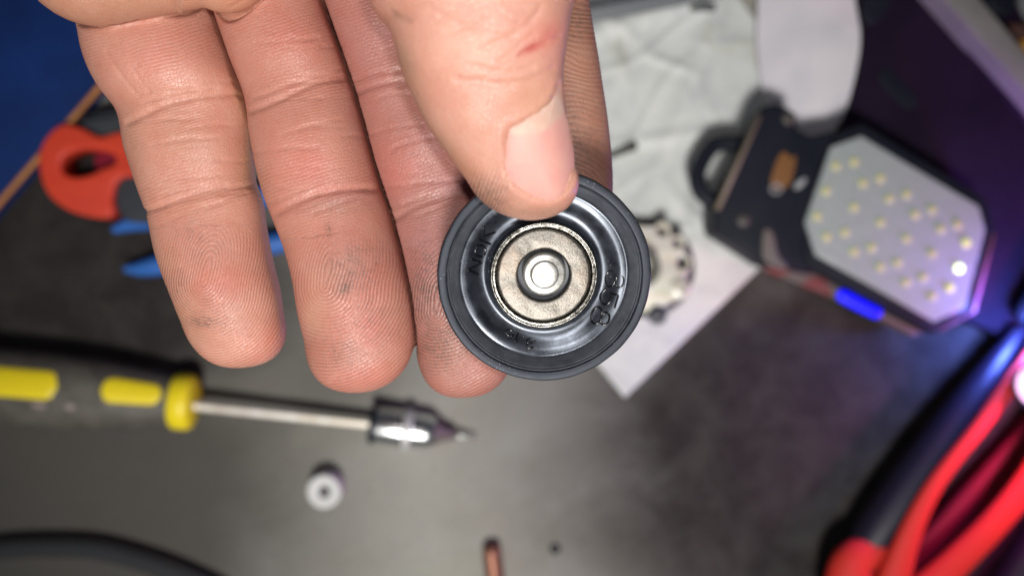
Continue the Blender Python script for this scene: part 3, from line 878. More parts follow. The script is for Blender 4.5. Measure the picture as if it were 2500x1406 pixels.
glyphs = [
    [stroke(A_([(520, 1165), (318, 1085), (600, 955), (395, 880)]))],
    [stroke(A_(oval(568, 728, 98, 108, 0)), 4, True)],
    [stroke(A_([(535, 505), (755, 595)])), stroke(A_([(655, 545), (640, 400), (630, 290)])), stroke(A_([(662, 445), (840, 375)]))],
    [stroke(B_(oval(448, 510, 76, 128, 8)), 4, True, 0.17), stroke(B_(oval(592, 555, 62, 98, 10)), 4, True, 0.17)],
    [stroke(B_([(515, 965), (572, 772), (462, 738)]), r=0.17), stroke(B_([(462, 738), (448, 850), (398, 908), (335, 905), (292, 835), (300, 755), (372, 680)]), 4, r=0.17)],
    [stroke(B_(oval(232, 1088, 80, 132, 16)), 4, True, 0.17), stroke(B_(oval(366, 1138, 66, 98, 16)), 4, True, 0.17)],
    [stroke(C_([(992, 508), (935, 448), (860, 448), (828, 495), (868, 535), (925, 522)]), 4, r=0.135), stroke(C_([(868, 535), (820, 562), (848, 608), (895, 622), (945, 605)]), 4, r=0.135)],
    [stroke(C_([(764, 388), (768, 394)]), r=0.16)],
    [stroke(C_([(662, 340), (600, 490), (645, 486)]), r=0.135)],
    [stroke(C_(oval(502, 330, 80, 56, 25)), 4, True, 0.135), stroke(C_(oval(470, 408, 60, 42, 15)), 4, True, 0.135)],
]
M_let = mat('raised_rubber', (0.004, 0.0045, 0.007), 0.18, spec=0.6)
for gl in glyphs:
    v, f = join(gl)
    obj('raised_character', v, f, M_let, dia)

# ================================================================== THE HAND
def loft(rows, tip=None, p=2.35, n=7, seg=56, sup=2.25, start_cap=True):
    """rows: (left px,py, right px,py, depth mm, thickness ratio)"""
    c = crv(rows, n)
    rings = []; axis = []
    def add(cn, side, w, tz):
        ring = []
        for k in range(seg):
            a = 2 * math.pi * k / seg
            ca_, sa_ = math.cos(a), math.sin(a)
            x = math.copysign(abs(ca_) ** (2 / sup), ca_); y = math.copysign(abs(sa_) ** (2 / sup), sa_)
            ring.append(cn + side * (w * x) + Vector((0, 0, 1)) * (tz * y))
        rings.append(ring); axis.append((cn.x, cn.y, cn.z, w))
    for r in c:
        L_ = P(r[0], r[1], r[4]); R_ = P(r[2], r[3], r[4])
        h_ = (R_ - L_) / 2; w = h_.length
        add((L_ + R_) / 2, h_.normalized(), w, w * r[5])
    if tip is not None:
        cn = Vector(axis[-1][:3]); w0 = axis[-1][3]; side = h_.normalized(); tz0 = w0 * c[-1][5]
        D = P(*tip) - cn
        for t in (0.12, 0.25, 0.38, 0.5, 0.62, 0.73, 0.82, 0.89, 0.945, 0.98, 0.996):
            s = (1 - t ** p) ** (1 / p)
            add(cn + D * t, side, w0 * s, tz0 * s)
    v, f = rings_mesh(rings, True, True, True)
    return v, f, np.array(axis)

little = loft([(150, -330, 500, -350, 132, .80), (165, -120, 510, -150, 133, .82), (203, 60, 532, 30, 134, .84), (222, 150, 563, 128, 134.5, .85), (258, 224, 598, 205, 135, .85),
               (300, 285, 613, 268, 135.5, .82), (318, 370, 615, 345, 136, .84), (343, 455, 618, 430, 136, .80), (365, 520, 637, 490, 136, .80), (384, 600, 650, 570, 136, .84),
               (404, 665, 664, 645, 136, .84), (430, 730, 681, 712, 136, .83), (452, 785, 689, 768, 136, .80)], (600, 897, 136.5), p=2.3)
ring = loft([(480, -330, 790, -345, 130, .84), (500, -150, 780, -170, 131, .84), (522, 10, 782, -10, 132, .86), (560, 128, 822, 110, 132.5, .86), (600, 235, 858, 215, 133, .82),
             (616, 335, 884, 310, 133, .86), (640, 450, 915, 425, 133, .80), (672, 545, 945, 515, 133, .80), (698, 610, 965, 585, 133, .85), (718, 680, 985, 660, 133, .85),
             (732, 755, 1003, 735, 133.5, .83), (748, 830, 1010, 812, 134, .80)], (880, 957, 134.5), p=2.35)
middle = loft([(765, -330, 1080, -340, 134, .84), (772, -150, 1080, -160, 135, .84), (782, 0, 1085, -10, 136, .85), (822, 130, 1110, 115, 137, .85), (860, 240, 1140, 222, 137.5, .82),
               (888, 340, 1160, 315, 138, .85), (918, 440, 1180, 415, 138, .80), (944, 525, 1200, 500, 138, .80), (965, 610, 1225, 590, 138, .85), (985, 700, 1240, 680, 138, .85),
               (1004, 775, 1252, 760, 138, .83), (1018, 840, 1258, 820, 138, .80)], (1140, 970, 138), p=2.35)
index = loft([(1060, -330, 1400, -330, 136, .85), (1110, -150, 1420, -150, 138, .86), (1150, 0, 1438, 0, 139, .88), (1165, 100, 1452, 95, 139.5, .88), (1190, 200, 1468, 190, 139.5, .86),
              (1210, 300, 1482, 285, 139.5, .84), (1222, 400, 1493, 385, 139.5, .82), (1225, 480, 1494, 475, 139, .78), (1225, 540, 1485, 540, 138, .74), (1225, 590, 1470, 590, 137.5, .7)], (1345, 715, 137), p=2.3)
thumb = loft([(700, -700, 1420, -660, 112, .75), (790, -420, 1500, -380, 107, .74), (860, -180, 1450, -150, 105, .76), (900, 0, 1402, 10, 105, .78), (950, 75, 1388, 85, 105.5, .80), (985, 190, 1373, 195, 107, .78),
              (1040, 300, 1383, 280, 109, .75), (1098, 385, 1400, 355, 110.5, .74), (1142, 445, 1404, 408, 111.5, .73)], (1320, 536, 113.5), p=2.1)
lobe1 = loft([(225, -380, 226, 100 - 42, 124, .8), (480, -350, 480, 12, 122, .8)], None)
def blob_loft(p0, r0, p1, r1, d, ratio=0.75):
    """sausage lobe across the picture: centre pixels and pixel radii"""
    a, b = P(*p0, d), P(*p1, d)
    path = [a.lerp(b, t) for t in (0, .2, .4, .6, .8, 1)]
    rad = [(r0 + (r1 - r0) * t) * K * d for t in (0, .2, .4, .6, .8, 1)]
    path, rad = round_ends(path, rad, (0.999, 0.985, 0.95, 0.89, 0.8, 0.68, 0.52, 0.33, 0.12))
    v, f = tube(path, rad, 56, ratio)
    return v, f, np.array([(q.x, q.y, q.z, r) for q, r in zip(path, rad)])
lobe1 = blob_loft((228, -122), 182, (488, -150), 162, 121)
lobe2 = blob_loft((548, -82), 112, (600, -150), 130, 122)
palm = loft([(100, -150, 1330, -150, 128, .20), (60, -400, 1340, -380, 126, .24), (60, -800, 1300, -760, 126, .30), (180, -1250, 1150, -1220, 130, .36), (260, -1600, 1060, -1580, 134, .40), (240, -2300, 1090, -2280, 136, .44)], None)
thenar = loft([(560, -1150, 1300, -1100, 120, .4), (620, -800, 1420, -760, 112, .52), (700, -520, 1470, -480, 108, .62), (800, -300, 1470, -270, 106, .66)], (1150, -80, 106))
parts = [little, ring, middle, index, thumb, lobe1, lobe2, palm, thenar]
V, F = join([(p_[0], p_[1]) for p_ in parts])

raw = bpy.data.meshes.new('raw'); raw.from_pydata([tuple(q) for q in V], [], F)
bm = bmesh.new(); bm.from_mesh(raw); bmesh.ops.recalc_face_normals(bm, faces=bm.faces); bm.to_mesh(raw); bm.free()
tmp = bpy.data.objects.new('raw', raw); COL.objects.link(tmp)
md = tmp.modifiers.new('r', 'REMESH'); md.mode = 'VOXEL'; md.voxel_size = 0.36; md.use_smooth_shade = True
dg = bpy.context.evaluated_depsgraph_get(); dg.update()
hm = bpy.data.meshes.new_from_object(tmp.evaluated_get(dg), depsgraph=dg)
bpy.data.objects.remove(tmp, do_unlink=True)
hm.name = 'hand_skin'
nv = len(hm.vertices)
co = np.empty(nv * 3, np.float64); hm.vertices.foreach_get('co', co); co = co.reshape(-1, 3)
ed = np.empty(len(hm.edges) * 2, np.int64); hm.edges.foreach_get('vertices', ed); ed = ed.reshape(-1, 2)
deg = np.bincount(ed.ravel(), minlength=nv).astype(float)
def lap(a, it, lam=0.5):
    for _ in range(it):
        s = np.stack([np.bincount(ed[:, 0], a[ed[:, 1], k], nv) + np.bincount(ed[:, 1], a[ed[:, 0], k], nv) for k in range(a.shape[1])], 1)
        a = a + lam * (s / np.maximum(deg, 1)[:, None] - a)
    return a
co = lap(co, 4)
hm.vertices.foreach_set('co', co.ravel()); hm.update()
nr = np.empty(nv * 3, np.float32); hm.vertex_normals.foreach_get('vector', nr); nr = nr.reshape(-1, 3).astype(float)

# which digit each point belongs to
ids = np.zeros(nv, int); best = np.full(nv, 1e9); best2 = np.full(nv, 1e9); id2 = np.zeros(nv, int)
for k, prt in enumerate(parts):
    ax_ = prt[2]
    dmin = np.full(nv, 1e9)
    for q in ax_[::2]:
        dd = np.sqrt((co[:, 0] - q[0]) ** 2 + (co[:, 1] - q[1]) ** 2 + (co[:, 2] - q[2]) ** 2) / max(q[3], 1.5)
        dmin = np.minimum(dmin, dd)
    if k in (7, 8): dmin = np.where(CAMH * 0 + co[:, 1] < 60.0, dmin + 9, dmin + 0.1)
    m_ = dmin < best
    m2_ = (~m_) & (dmin < best2)
    best2[m_] = best[m_]; id2[m_] = ids[m_]
    best2[m2_] = dmin[m2_]; id2[m2_] = k
    best[m_] = dmin[m_]; ids[m_] = k
dep = CAMH - co[:, 2]
px = 1250 + co[:, 0] / (K * dep); py = 703 - co[:, 1] / (K * dep)
front = np.clip(nr[:, 2] * 2.5 + 0.2, 0, 1)
vis = (py > -120)

def pdist(pts):
    d = np.full(nv, 1e9)
    c = crv(pts, 4)
    for (x1, y1), (x2, y2) in zip(c[:-1], c[1:]):
        ex, ey = x2 - x1, y2 - y1
        t = np.clip(((px - x1) * ex + (py - y1) * ey) / (ex * ex + ey * ey + 1e-9), 0, 1)
        d = np.minimum(d, np.hypot(px - x1 - t * ex, py - y1 - t * ey))
    return d
def wav(x, y, s, seed):
    r_ = random.Random(seed); o_ = 0
    for k in range(5):
        a = r_.random() * 6.28; fr = s * (0.6 + 1.1 * r_.random()); p_ = r_.random() * 6.28
        o_ = o_ + np.sin((x * math.cos(a) + y * math.sin(a)) * fr + p_)
    return o_ / 5

disp = np.zeros(nv); dirt_shade = np.zeros(nv)
def crease(idk, pts, w, depth, grime=0.0):
    m_ = np.isin(ids, idk)
    jit = 2.4 * wav(px, py, 0.09, 3) + 1.2 * wav(px, py, 0.25, 4)
    d = pdist(pts) + jit
    g_ = np.exp(-(d / w) ** 2) * m_ * front
    globals()['disp'] = disp - depth * g_
    globals()['dirt_shade'] = np.maximum(dirt_shade, grime * g_)
# little finger
crease([0], [(345, 522), (400, 498), (470, 476), (540, 463), (632, 452)], 7, .30, .35)
crease([0], [(375, 508), (450, 490), (530, 476), (600, 470)], 5, .20, .15)
crease([0], [(395, 478), (470, 460), (550, 450)], 5, .12)
crease([0], [(312, 300), (360, 278), (420, 252), (500, 236), (590, 230)], 7, .34, .2)
crease([0], [(350, 250), (400, 236), (470, 222), (530, 218)], 5, .18)
crease([0], [(260, 125), (300, 185), (340, 235), (388, 268)], 4, .16)
crease([0], [(290, 105), (330, 170), (365, 225)], 4, .12)
crease([0], [(310, 115), (360, 190)], 4, .10)
crease([0], [(460, 315), (520, 305), (570, 308)], 4, .12)
# ring finger
crease([1], [(675, 522), (740, 490), (800, 470), (870, 462), (940, 462)], 8, .30, .4)
crease([1], [(690, 505), (760, 478), (830, 462), (900, 458)], 5, .20, .2)
crease([1], [(612, 272), (680, 246), (740, 216), (800, 196), (856, 190)], 7, .32, .2)
crease([1], [(620, 240), (690, 215), (770, 188), (830, 172)], 5, .16)
crease([1], [(690, 330), (760, 308), (830, 292)], 4, .10)
# middle finger
crease([2], [(950, 545), (1000, 512), (1070, 486), (1150, 472)], 8, .28, .4)
crease([2], [(985, 500), (1050, 478), (1120, 462)], 5, .18, .2)
crease([2], [(855, 235), (900, 216), (960, 200), (1030, 196)], 7, .30, .25)
crease([2], [(860, 200), (920, 178), (990, 168)], 5, .15)
rc = random.Random(9)
for idk, x0, x1, ys_, sl in [(0, 330, 625, (505, 275, 225, 350, 420), -.24), (1, 640, 925, (492, 225, 200, 350, 420, 100), -.20), (2, 900, 1180, (498, 205, 230, 330, 420, 90), -.22)]:
    for y_c in ys_:
        for _ in range(4):
            L0 = rc.uniform(60, 170); xc = rc.uniform(x0 + 50 + (y_c - 300) * .18 * 0, x1 - 50); yc = y_c + rc.uniform(-34, 30)
            pts_ = [(xc + (t - .5) * L0, yc + sl * (xc + (t - .5) * L0 - (x0 + x1) / 2) * 0.9 + 10 * math.sin(2.5 * t + y_c) ) for t in (0, .25, .5, .75, 1)]
            crease([idk], pts_, rc.uniform(2.6, 4.2), rc.uniform(.05, .13), rc.uniform(0, .3))
for _ in range(10):
    xc, yc, a_ = rc.uniform(1040, 1340), rc.uniform(10, 240), rc.uniform(-.7, .5)
    L0 = rc.uniform(50, 120)
    crease([4], [(xc + (t - .5) * L0 * math.cos(a_), yc + (t - .5) * L0 * math.sin(a_) + 6 * math.sin(3 * t)) for t in (0, .33, .66, 1)], rc.uniform(3, 5), rc.uniform(.05, .12), .1)
# thumb: knuckle folds, nail folds
crease([4], [(1120, 195), (1200, 205), (1280, 200), (1350, 170)], 9, .22)
crease([4], [(1150, 160), (1230, 178), (1300, 165)], 6, .14)
crease([4], [(1180, 120), (1235, 95), (1290, 60), (1320, 20)], 7, .20)
crease([4], [(1050, 20), (1120, 60), (1180, 70)], 6, .14)
crease([4], [(1220, 150), (1260, 120), (1300, 85)], 5, .16)
crease([4], [(955, 30), (975, 45), (1000, 52)], 6, .25, .5)
crease([4], [(1200, 475), (1232, 462), (1240, 440)], 4, .22, .5)
crease([4], [(1270, 135), (1300, 122), (1335, 105)], 5, .30)
crease([4, 5, 6], [(560, 20), (590, 5), (620, -20)], 5, .2)
# gentle swellings of the pads
for idk, cx_, cy_, rx_, ry_, am in [(0, 545, 700, 90, 120, .9), (1, 850, 720, 100, 130, 1.0), (2, 1090, 720, 100, 130, .9), (0, 470, 370, 110, 70, .6), (1, 760, 380, 110, 80, .6), (2, 1010, 360, 110, 80, .5),
                                    (0, 400, 150, 120, 70, .6), (1, 690, 110, 100, 80, .5), (4, 1150, 300, 90, 90, .5)]:
    disp = disp + am * np.exp(-(((px - cx_) / rx_) ** 2 + ((py - cy_) / ry_) ** 2)) * (ids == idk) * front
disp = disp + 0.10 * wav(px, py, 0.035, 11) * vis
# the nail bed: sink the flesh under the nail and raise the fold round it
NAIL = [(1362, 206), (1352, 240), (1318, 272), (1270, 300), (1243, 312), (1236, 335), (1233, 375), (1236, 412), (1246, 440), (1268, 464), (1300, 482), (1335, 489),
        (1365, 480), (1388, 458), (1399, 425), (1400, 380), (1394, 335), (1382, 290), (1370, 245)]
nail_c = crv(NAIL, 4, True)
inside = in_poly(px, py, [tuple(q) for q in nail_c]) & (ids == 4) & (nr[:, 2] > 0)
dn_ = pdist([tuple(q) for q in nail_c[::3]] + [tuple(nail_c[0])])
nl = (ids == 4) & (nr[:, 2] > -0.1)
soft = np.where(inside, np.clip(dn_ / 12, 0, 1), 0)
co_nail_src = co + nr * disp[:, None] * (~inside)[:, None]
disp = np.where(nl, disp - 0.75 * soft, disp)
disp = np.where(nl & ~inside, disp + 0.10 * np.exp(-((dn_ - 12) / 9) ** 2) - 0.25 * np.exp(-(dn_ / 4) ** 2), disp)
dirt_shade = np.maximum(dirt_shade, np.where(nl & ~inside, 0.22 * np.exp(-(dn_ / 4) ** 2), 0))
pair = (ids <= 6) & (id2 <= 6) & (ids != 4) & (id2 != 4) & (nr[:, 2] > -0.2) & (best < 1.35)
s_ = np.abs(best2 - best) * 5.0
groove = np.where(pair, np.clip(1.25 - s_ / 0.42, 0, 1), 0)
disp = disp * (1 - groove)
co2 = co + nr * disp[:, None]
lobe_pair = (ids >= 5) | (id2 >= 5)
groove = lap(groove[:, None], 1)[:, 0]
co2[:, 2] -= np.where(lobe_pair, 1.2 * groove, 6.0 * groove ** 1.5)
dirt_shade = np.maximum(dirt_shade, 0.6 * groove) + 0.12 * np.clip(wav(px, py, 0.03, 70), 0, 1)  # seams between fingers darkened too, shade put in with the grime

# ridges: phase of the fingerprint lines in photo-size units
phase = np.zeros(nv); rmask = np.zeros(nv)
for idk, cx_, cy_, ang, per, y0 in [(0, 500, 690, -14, 7.0, 520), (1, 795, 700, -10, 7.4, 540), (2, 1064, 765, -8, 7.2, 560)]:
    m_ = ids == idk
    a = math.radians(ang)
    x_ = (px - cx_) * math.cos(a) + (py - cy_) * -math.sin(a) * -1
    y_ = (px - cx_) * math.sin(a) * -1 + (py - cy_) * math.cos(a)
    x_ = (px - cx_) * math.cos(a) - (py - cy_) * math.sin(a)
    y_ = (px - cx_) * math.sin(a) + (py - cy_) * math.cos(a)
    ys = np.where(y_ < 0, y_ * 0.12 + np.clip(y_ + 70, -200, 0) * 0.35 * np.sign(-1) * -1, y_ * 0.92)
    xs = np.where(x_ > 0, x_ * 0.93, x_ * 1.05)
    d = np.sqrt(xs ** 2 + ys ** 2 + 20) + 12 * wav(px, py, 0.016, 20 + idk) + 3.2 * wav(px, py, 0.05, 30 + idk)
    phase = np.where(m_, d / per, phase)
    mk = np.clip((py - y0 - 15) / 110, 0, 1) * np.clip(front * 1.4, 0, 1) * np.clip(0.8 + 0.5 * wav(px, py, 0.03, 60 + idk), 0.25, 1)
    rmask = np.where(m_, mk, rmask)
# thumb tip side ridges
m_ = (ids == 4)
mk = np.clip((py - 380) / 70, 0, 1) * np.clip((1262 - px) / 40, 0, 1) + np.clip((py - 492) / 12, 0, 1) * np.clip((1300 - px) / 60, 0, 1)
phase = np.where(m_, (px * 0.85 + py * 0.30 + 6 * wav(px, py, 0.03, 5)) / 7.5, phase)
rmask = np.where(m_, np.clip(mk, 0, 1) * 0.8, rmask)
# index finger side wrinkles
m_ = (ids == 3)
wph = (py - 0.20 * (px - 1420) + 17 * wav(px, py, 0.028, 8) + 7 * wav(px, py, 0.08, 9) + np.clip(py - 330, 0, 200) * -0.0 - np.clip(py - 330, 0, 200) * (px - 1420) * 0.006) / 13.0
phase = np.where(m_, wph, phase)
wr_mask = np.where(m_, 0.55 + 0.45 * wav(px, py, 0.02, 44), 0)
disp3 = np.where(m_, -0.07 * np.clip(np.sin(2 * np.pi * wph), -0.2, 1) * np.clip(wr_mask, 0, 1), 0)
co2 = co2 + nr * disp3[:, None]
# fine cross lines elsewhere on the fingers
m_ = np.isin(ids, [0, 1, 2]) & (py < 600)
fph = (py + 0.30 * px + 14 * wav(px, py, 0.016, 51) + 3 * wav(px, py, 0.07, 52)) / 8.5
fm = np.clip((640 - py) / 110, 0, 1) * np.clip(0.30 + 0.45 * wav(px, py, 0.022, 53), 0, 1) * np.isin(ids, [0, 1, 2])
phase = np.where(fm * m_ > rmask, fph, phase); fine_m = np.where(m_ & (rmask < fm), fm, 0)

# ---- skin colour
base = np.tile(np.array([0.56, 0.292, 0.212]), (nv, 1))
idc = {0: (0.54, 0.262, 0.195), 1: (0.485, 0.218, 0.165), 2: (0.38, 0.168, 0.138), 3: (0.45, 0.235, 0.168), 4: (0.54, 0.278, 0.208), 5: (0.50, 0.255, 0.17), 6: (0.50, 0.25, 0.165)}
for k, c_ in idc.items():
    base[ids == k] = c_
base = lap(base, 14)
def zone(cx_, cy_, rx_, ry_, col, am, idk=None, ang=0):
    a = math.radians(ang)
    x_ = (px - cx_) * math.cos(a) + (py - cy_) * math.sin(a); y_ = -(px - cx_) * math.sin(a) + (py - cy_) * math.cos(a)
    w_ = am * np.exp(-((x_ / rx_) ** 2 + (y_ / ry_) ** 2)) * (0.8 + 0.35 * wav(px, py, 0.05, int(cx_)))
    if idk is not None: w_ = w_ * (ids == idk)
    w_ = np.clip(w_, 0, 1)[:, None]
    globals()['base'] = base * (1 - w_) + np.array(col) * w_
RED = (0.54, 0.150, 0.125); PINK = (0.62, 0.27, 0.22); YEL = (0.60, 0.35, 0.16); DK = (0.19, 0.10, 0.075); PUR = (0.36, 0.165, 0.16)
for z_ in [(390, 140, 90, 60, PINK, .8, 0), (540, 690, 70, 60, RED, .55, 0), (470, 580, 60, 40, RED, .35, 0), (450, 790, 40, 60, YEL, .25, 0), (597, 240, 22, 110, YEL, .6, 0, -14), (600, 400, 20, 60, YEL, .4, 0),
           (660, 830, 60, 50, RED, .30, 0), (420, 430, 60, 60, PUR, .15, 0), (410, 640, 25, 45, (0.40, 0.20, 0.12), .5, 0),
           (720, 90, 60, 60, RED, .35, 1), (740, 400, 70, 60, RED, .55, 1), (880, 800, 60, 60, RED, .55, 1), (900, 680, 50, 70, RED, .45, 1), (850, 600, 60, 60, RED, .35, 1), (820, 470, 60, 25, RED, .3, 1), (700, 620, 16, 60, (0.35, 0.16, 0.10), .5, 1),
           (850, 480, 60, 20, PUR, .4, 1), (890, 250, 60, 120, PUR, .3, 1), (770, 760, 30, 90, (0.56, 0.31, 0.21), .5, 1), (900, 920, 80, 40, RED, .4, 1), (840, 700, 24, 20, DK, .45, 1),
           (980, 400, 60, 60, RED, .45, 2), (920, 100, 50, 100, PUR, .4, 2), (1120, 450, 70, 40, PUR, .8, 2), (1070, 320, 40, 60, PUR, .7, 2), (1060, 600, 90, 60, PUR, .8, 2), (1050, 700, 40, 90, PUR, .7, 2), (1090, 880, 70, 60, (0.42, 0.19, 0.145), .8, 2),  # purple zones paint the shade of thumb and diaphragm on the middle finger
           (1190, 480, 50, 20, (0.30, 0.17, 0.11), .7, 4), (1130, 400, 22, 90, (0.36, 0.21, 0.13), .7, 4, -40), (1000, 200, 30, 110, (0.30, 0.185, 0.12), .8, 4, -18), (1070, 350, 26, 80, (0.32, 0.19, 0.125), .7, 4, -32), (1290, 515, 80, 12, (0.42, 0.25, 0.17), .6, 4),
           (1330, 100, 60, 60, PINK, .55, 4), (1310, 240, 60, 50, (0.52, 0.28, 0.18), .7, 4), (1130, 120, 90, 70, (0.64, 0.35, 0.26), .6, 4), (1300, 118, 36, 9, (0.42, 0.04, 0.035), .95, 4, -24), (1345, 80, 30, 20, (0.50, 0.14, 0.12), .6, 4, -40),
           (975, 40, 26, 12, (0.30, 0.16, 0.10), .6, 4), (1400, 40, 30, 60, (0.34, 0.16, 0.10), .6, 3), (1440, 440, 60, 60, (0.46, 0.22, 0.17), .6, 3), (1430, 360, 60, 60, (0.52, 0.28, 0.20), .5, 3)]:
    zone(*z_)
# greyer grime patches, duller strips along some finger edges
for z_ in [(450, 800, 60, 60, (0.40, 0.22, 0.16), .35, 0), (860, 620, 60, 70, (0.36, 0.19, 0.145), .45, 1), (800, 500, 110, 30, (0.38, 0.19, 0.15), .35, 1), (760, 860, 30, 70, (0.38, 0.20, 0.15), .4, 1), (1060, 520, 90, 40, (0.30, 0.15, 0.13), .5, 2),
           (1100, 760, 60, 120, (0.33, 0.155, 0.125), .6, 2), (330, 380, 26, 120, (0.36, 0.21, 0.14), .5, 0, -10), (370, 620, 20, 110, (0.38, 0.23, 0.15), .5, 0, -12), (640, 440, 22, 120, (0.36, 0.20, 0.14), .45, 1, -10), (430, 40, 200, 22, (0.42, 0.22, 0.15), .5, 5),
           (470, 350, 60, 70, (0.46, 0.24, 0.17), .4, 0), (1180, 330, 60, 90, (0.50, 0.27, 0.19), .4, 4, -30), (820, 330, 30, 60, (0.58, 0.33, 0.25), .4, 1)]:
    zone(*z_)
# grime worked into the pads
for cx_, cy_, rx_, ry_, am, idk in [(845, 702, 16, 12, 1.8, 1), (803, 560, 7, 20, 1.3, 1), (500, 785, 42, 18, 1.2, 0), (870, 650, 80, 80, .75, 1), (850, 850, 90, 90, .6, 1), (1040, 700, 60, 130, 1.1, 2), (1070, 840, 70, 70, 1.0, 2), (820, 500, 100, 30, .6, 1), (1200, 500, 60, 25, 1.0, 4), (1320, 520, 70, 12, .7, 4), (470, 570, 70, 50, .5, 0), (440, 690, 30, 60, .5, 0), (900, 780, 70, 90, .6, 1), (1000, 380, 90, 120, .4, 2),
                                    (1060, 610, 80, 50, .5, 2), (480, 600, 90, 70, .45, 0), (530, 760, 100, 80, .4, 0), (1180, 470, 60, 40, .9, 4), (1420, 350, 60, 150, .7, 3), (1400, 60, 40, 60, .9, 3), (790, 460, 90, 30, .3, 1), (1060, 480, 90, 30, .4, 2), (1070, 250, 30, 60, .4, 2)]:
    w_ = am * np.exp(-(((px - cx_) / rx_) ** 2 + ((py - cy_) / ry_) ** 2)) * (ids == idk)
    dirt_shade = np.maximum(dirt_shade, w_)
base = lap(base, 2)

nz = np.stack([rmask, fine_m, np.clip(wr_mask, 0, 1), np.clip(dirt_shade, 0, 1.5)], 1)
nz = lap(nz, 2)
PIV = np.array([*P(900, 300, 134)])
hm.vertices.foreach_set('co', ((co2 - PIV) / 1000).ravel())
for nm, arr in (('phase', phase), ('ridge', nz[:, 0]), ('fine', nz[:, 1]), ('wrinkle', nz[:, 2]), ('dirt_shade', nz[:, 3])):
    at = hm.attributes.new(nm, 'FLOAT', 'POINT'); at.data.foreach_set('value', arr.astype(np.float32))
at = hm.attributes.new('skin', 'FLOAT_COLOR', 'POINT')
at.data.foreach_set('color', np.concatenate([base, np.ones((nv, 1))], 1).astype(np.float32).ravel())
hm.polygons.foreach_set('use_smooth', [True] * len(hm.polygons))
hm.update()

g = G('skin')
sk = g.attr('skin', True); ph_ = g.attr('phase'); rd = g.attr('ridge'); fn = g.attr('fine'); wk = g.attr('wrinkle'); dt = g.attr('dirt_shade')
wv = g.math('SINE', g.math('MULTIPLY', ph_, 6.28318))
h01 = g.rng(wv, -1, 1)
blotch = g.noise(0.22, 5, 0.6); pore = g.noise(1.6, 5, 0.7); micro = g.noise(4.5, 4, 0.7)
cells = g.voro(1.7, 'DISTANCE_TO_EDGE')
c = g.mix(g.rng(blotch, 0.35, 0.7, 0, 0.5), sk, g.mix(1.0, sk, (0.90, 0.66, 0.60), 'MULTIPLY'))
c = g.mix(g.rng(pore, 0.5, 0.75, 0, 0.22), c, g.mix(1.0, c, (1.22, 1.22, 1.18), 'MULTIPLY'))
pore2 = g.noise(0.9, 6, 0.75)
c = g.mix(g.rng(pore2, 0.30, 0.48, 0.26, 0), c, g.mix(1.0, c, (0.72, 0.60, 0.55), 'MULTIPLY'))
valley = g.math('SUBTRACT', 1.0, g.rng(wv, -0.9, 0.1, 0.0, 1.0))
lines = g.math('ADD', g.math('MULTIPLY', rd, g.rng(g.noise(0.35, 4, 0.6), 0.35, 0.62, 0.15, 1.0)), g.math('MULTIPLY', wk, g.rng(pore2, 0.3, 0.6, 0.3, 1.0)))
vd = g.math('MULTIPLY', valley, g.math('MULTIPLY', lines, g.math('ADD', 0.18, g.math('MULTIPLY', dt, 0.80))))
c = g.mix(vd, c, (0.11, 0.06, 0.045))
crd = g.math('MULTIPLY', g.rng(dt, 0.05, 1.0, 0, 0.95), g.math('MULTIPLY', g.rng(pore2, 0.40, 0.60, 0.15, 1.0), g.rng(g.noise(3.2, 4, 0.7), 0.38, 0.6, 0.1, 1.0)))
c = g.mix(crd, c, (0.125, 0.082, 0.066))
# little dark specks of dirt
spd = g.math('MULTIPLY', g.math('LESS_THAN', g.voro(0.62, vec=None), g.math('MULTIPLY', g.noise(0.8, 2), 0.11)), g.rng(g.noise(0.3, 2), 0.50, 0.55))
c = g.mix(g.math('MULTIPLY', spd, 0.7), c, (0.10, 0.05, 0.04))
g.put(g.b.inputs['Base Color'], c)
g.put(g.b.inputs['Subsurface Weight'], 0.20)
g.b.inputs['Subsurface Radius'].default_value = (0.0011, 0.00045, 0.00028)
g.b.inputs['Subsurface Scale'].default_value = 1.0
g.put(g.b.inputs['Roughness'], g.rng(pore, 0.3, 0.7, 0.30, 0.50))
g.put(g.b.inputs['Specular IOR Level'], 0.5)
hh = g.math('MULTIPLY', g.math('ADD', rd, g.math('MULTIPLY', fn, 0.8)), h01)
hh = g.math('ADD', hh, g.math('MULTIPLY', g.math('MULTIPLY', wk, h01), 1.6))
hh = g.math('ADD', hh, g.math('MULTIPLY', g.rng(cells, 0.0, 0.10), 0.42))
hh = g.math('ADD', hh, g.math('MULTIPLY', pore, 0.9))
hh = g.math('ADD', hh, g.math('MULTIPLY', micro, 0.35))
g.put(g.b.inputs['Normal'], g.bump(hh, 0.060, 1.0))
hm.materials.clear(); hm.materials.append(g.m)

hroot = thing('hand', 'grimy bare left hand holding the black diaphragm between thumb and index finger', 'hand', tuple(PIV))
hand = bpy.data.objects.new('skin', hm); COL.objects.link(hand); hand.parent = hroot

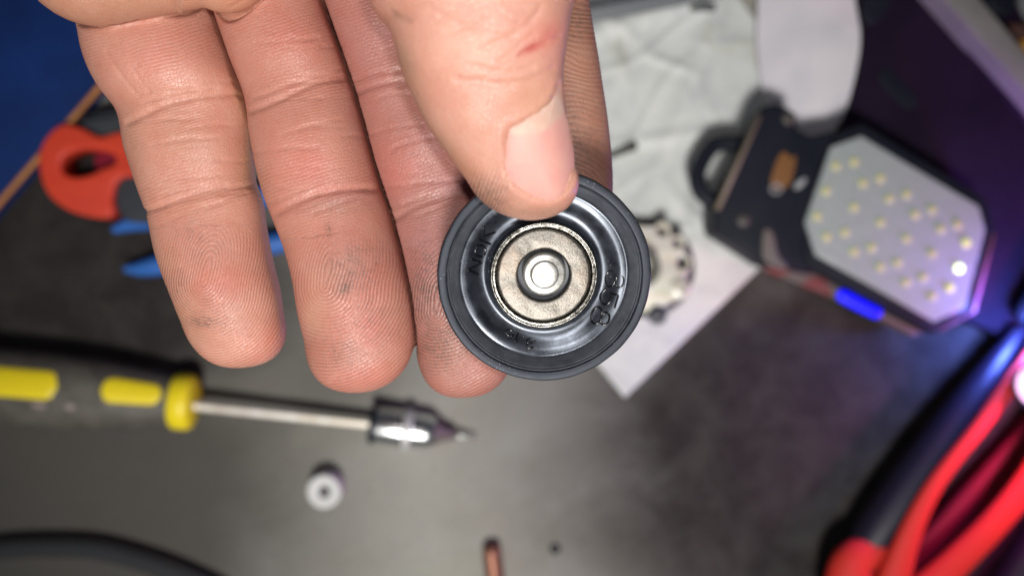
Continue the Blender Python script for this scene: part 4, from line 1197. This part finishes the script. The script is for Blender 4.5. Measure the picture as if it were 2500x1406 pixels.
# ---- thumbnail, laid on the flesh
sel = (ids == 4) & (nr[:, 2] > 0.15) & (px > 1215) & (px < 1415) & (py > 190) & (py < 505)
X = px[sel]; Y = py[sel]; D = dep[sel]
xn = (X - 1315) / 100; yn = (Y - 350) / 150
Am = np.stack([np.ones_like(xn), xn, yn, xn * xn, xn * yn, yn * yn, xn ** 3, xn * xn * yn, xn * yn * yn, yn ** 3, xn ** 4], 1)
cf, *_ = np.linalg.lstsq(Am, D, rcond=None)
def nd(x, y):
    a, b = (x - 1315) / 100, (y - 350) / 150
    return float(np.dot(cf, [1, a, b, a * a, a * b, b * b, a ** 3, a * a * b, a * b * b, b ** 3, a ** 4]))
cxn, cyn = 1320, 385
NR = 16
V = []; F = []; ncol = []
m = len(nail_c)
for k in range(NR + 1):
    s = k / NR
    for x, y in nail_c:
        xx, yy = cxn + (x - cxn) * s * 1.015, cyn + (y - cyn) * s * 1.015
        lift = 0.16 * (1 - s ** 5) - 0.16 * s ** 8
        V.append(P(xx, yy, nd(xx, yy) - lift))
        # lunula towards the knuckle
        lun = yy + 0.10 * (xx - 1300) - (334 - 0.0016 * (xx - 1290) ** 2 * 4)
        ncol.append(1 / (1 + math.exp(min(50, max(-50, (lun + 3) / 3.0)))))
for k in range(NR):
    for j in range(m):
        a = k * m + j; b = k * m + (j + 1) % m
        F.append((a, b, b + m, a + m))
nl_ob = obj('thumbnail', V, F, mat('tmp', (1, 1, 1)), hroot)
at = nl_ob.data.attributes.new('lunula', 'FLOAT', 'POINT'); at.data.foreach_set('value', ncol)
g = G('nail')
lu = g.attr('lunula')
n1 = g.noise(0.6, 4, 0.6); n2 = g.noise(0.25, 3)
c = g.mix(g.rng(n2, 0.35, 0.65), (0.60, 0.29, 0.255), (0.63, 0.335, 0.285))
c = g.mix(lu, c, g.mix(g.rng(n1, 0.35, 0.6), (0.58, 0.41, 0.335), (0.56, 0.355, 0.285)))
g.put(g.b.inputs['Base Color'], c)
g.put(g.b.inputs['Subsurface Weight'], 0.25); g.b.inputs['Subsurface Radius'].default_value = (0.001, 0.0005, 0.0003); g.b.inputs['Subsurface Scale'].default_value = 1.0
g.put(g.b.inputs['Roughness'], 0.5); g.put(g.b.inputs['Specular IOR Level'], 0.3)
g.put(g.b.inputs['Normal'], g.bump(g.noise(1.2, 4, 0.6, vec=g.scaled(1, 0.15, 1)), 0.02, 0.7))
nl_ob.data.materials[0] = g.m
nl_ob['label'] = 'short pink thumbnail with a wide pale half-moon'
for m_ in [m_ for m_ in bpy.data.materials if m_.users == 0]:
    bpy.data.materials.remove(m_)
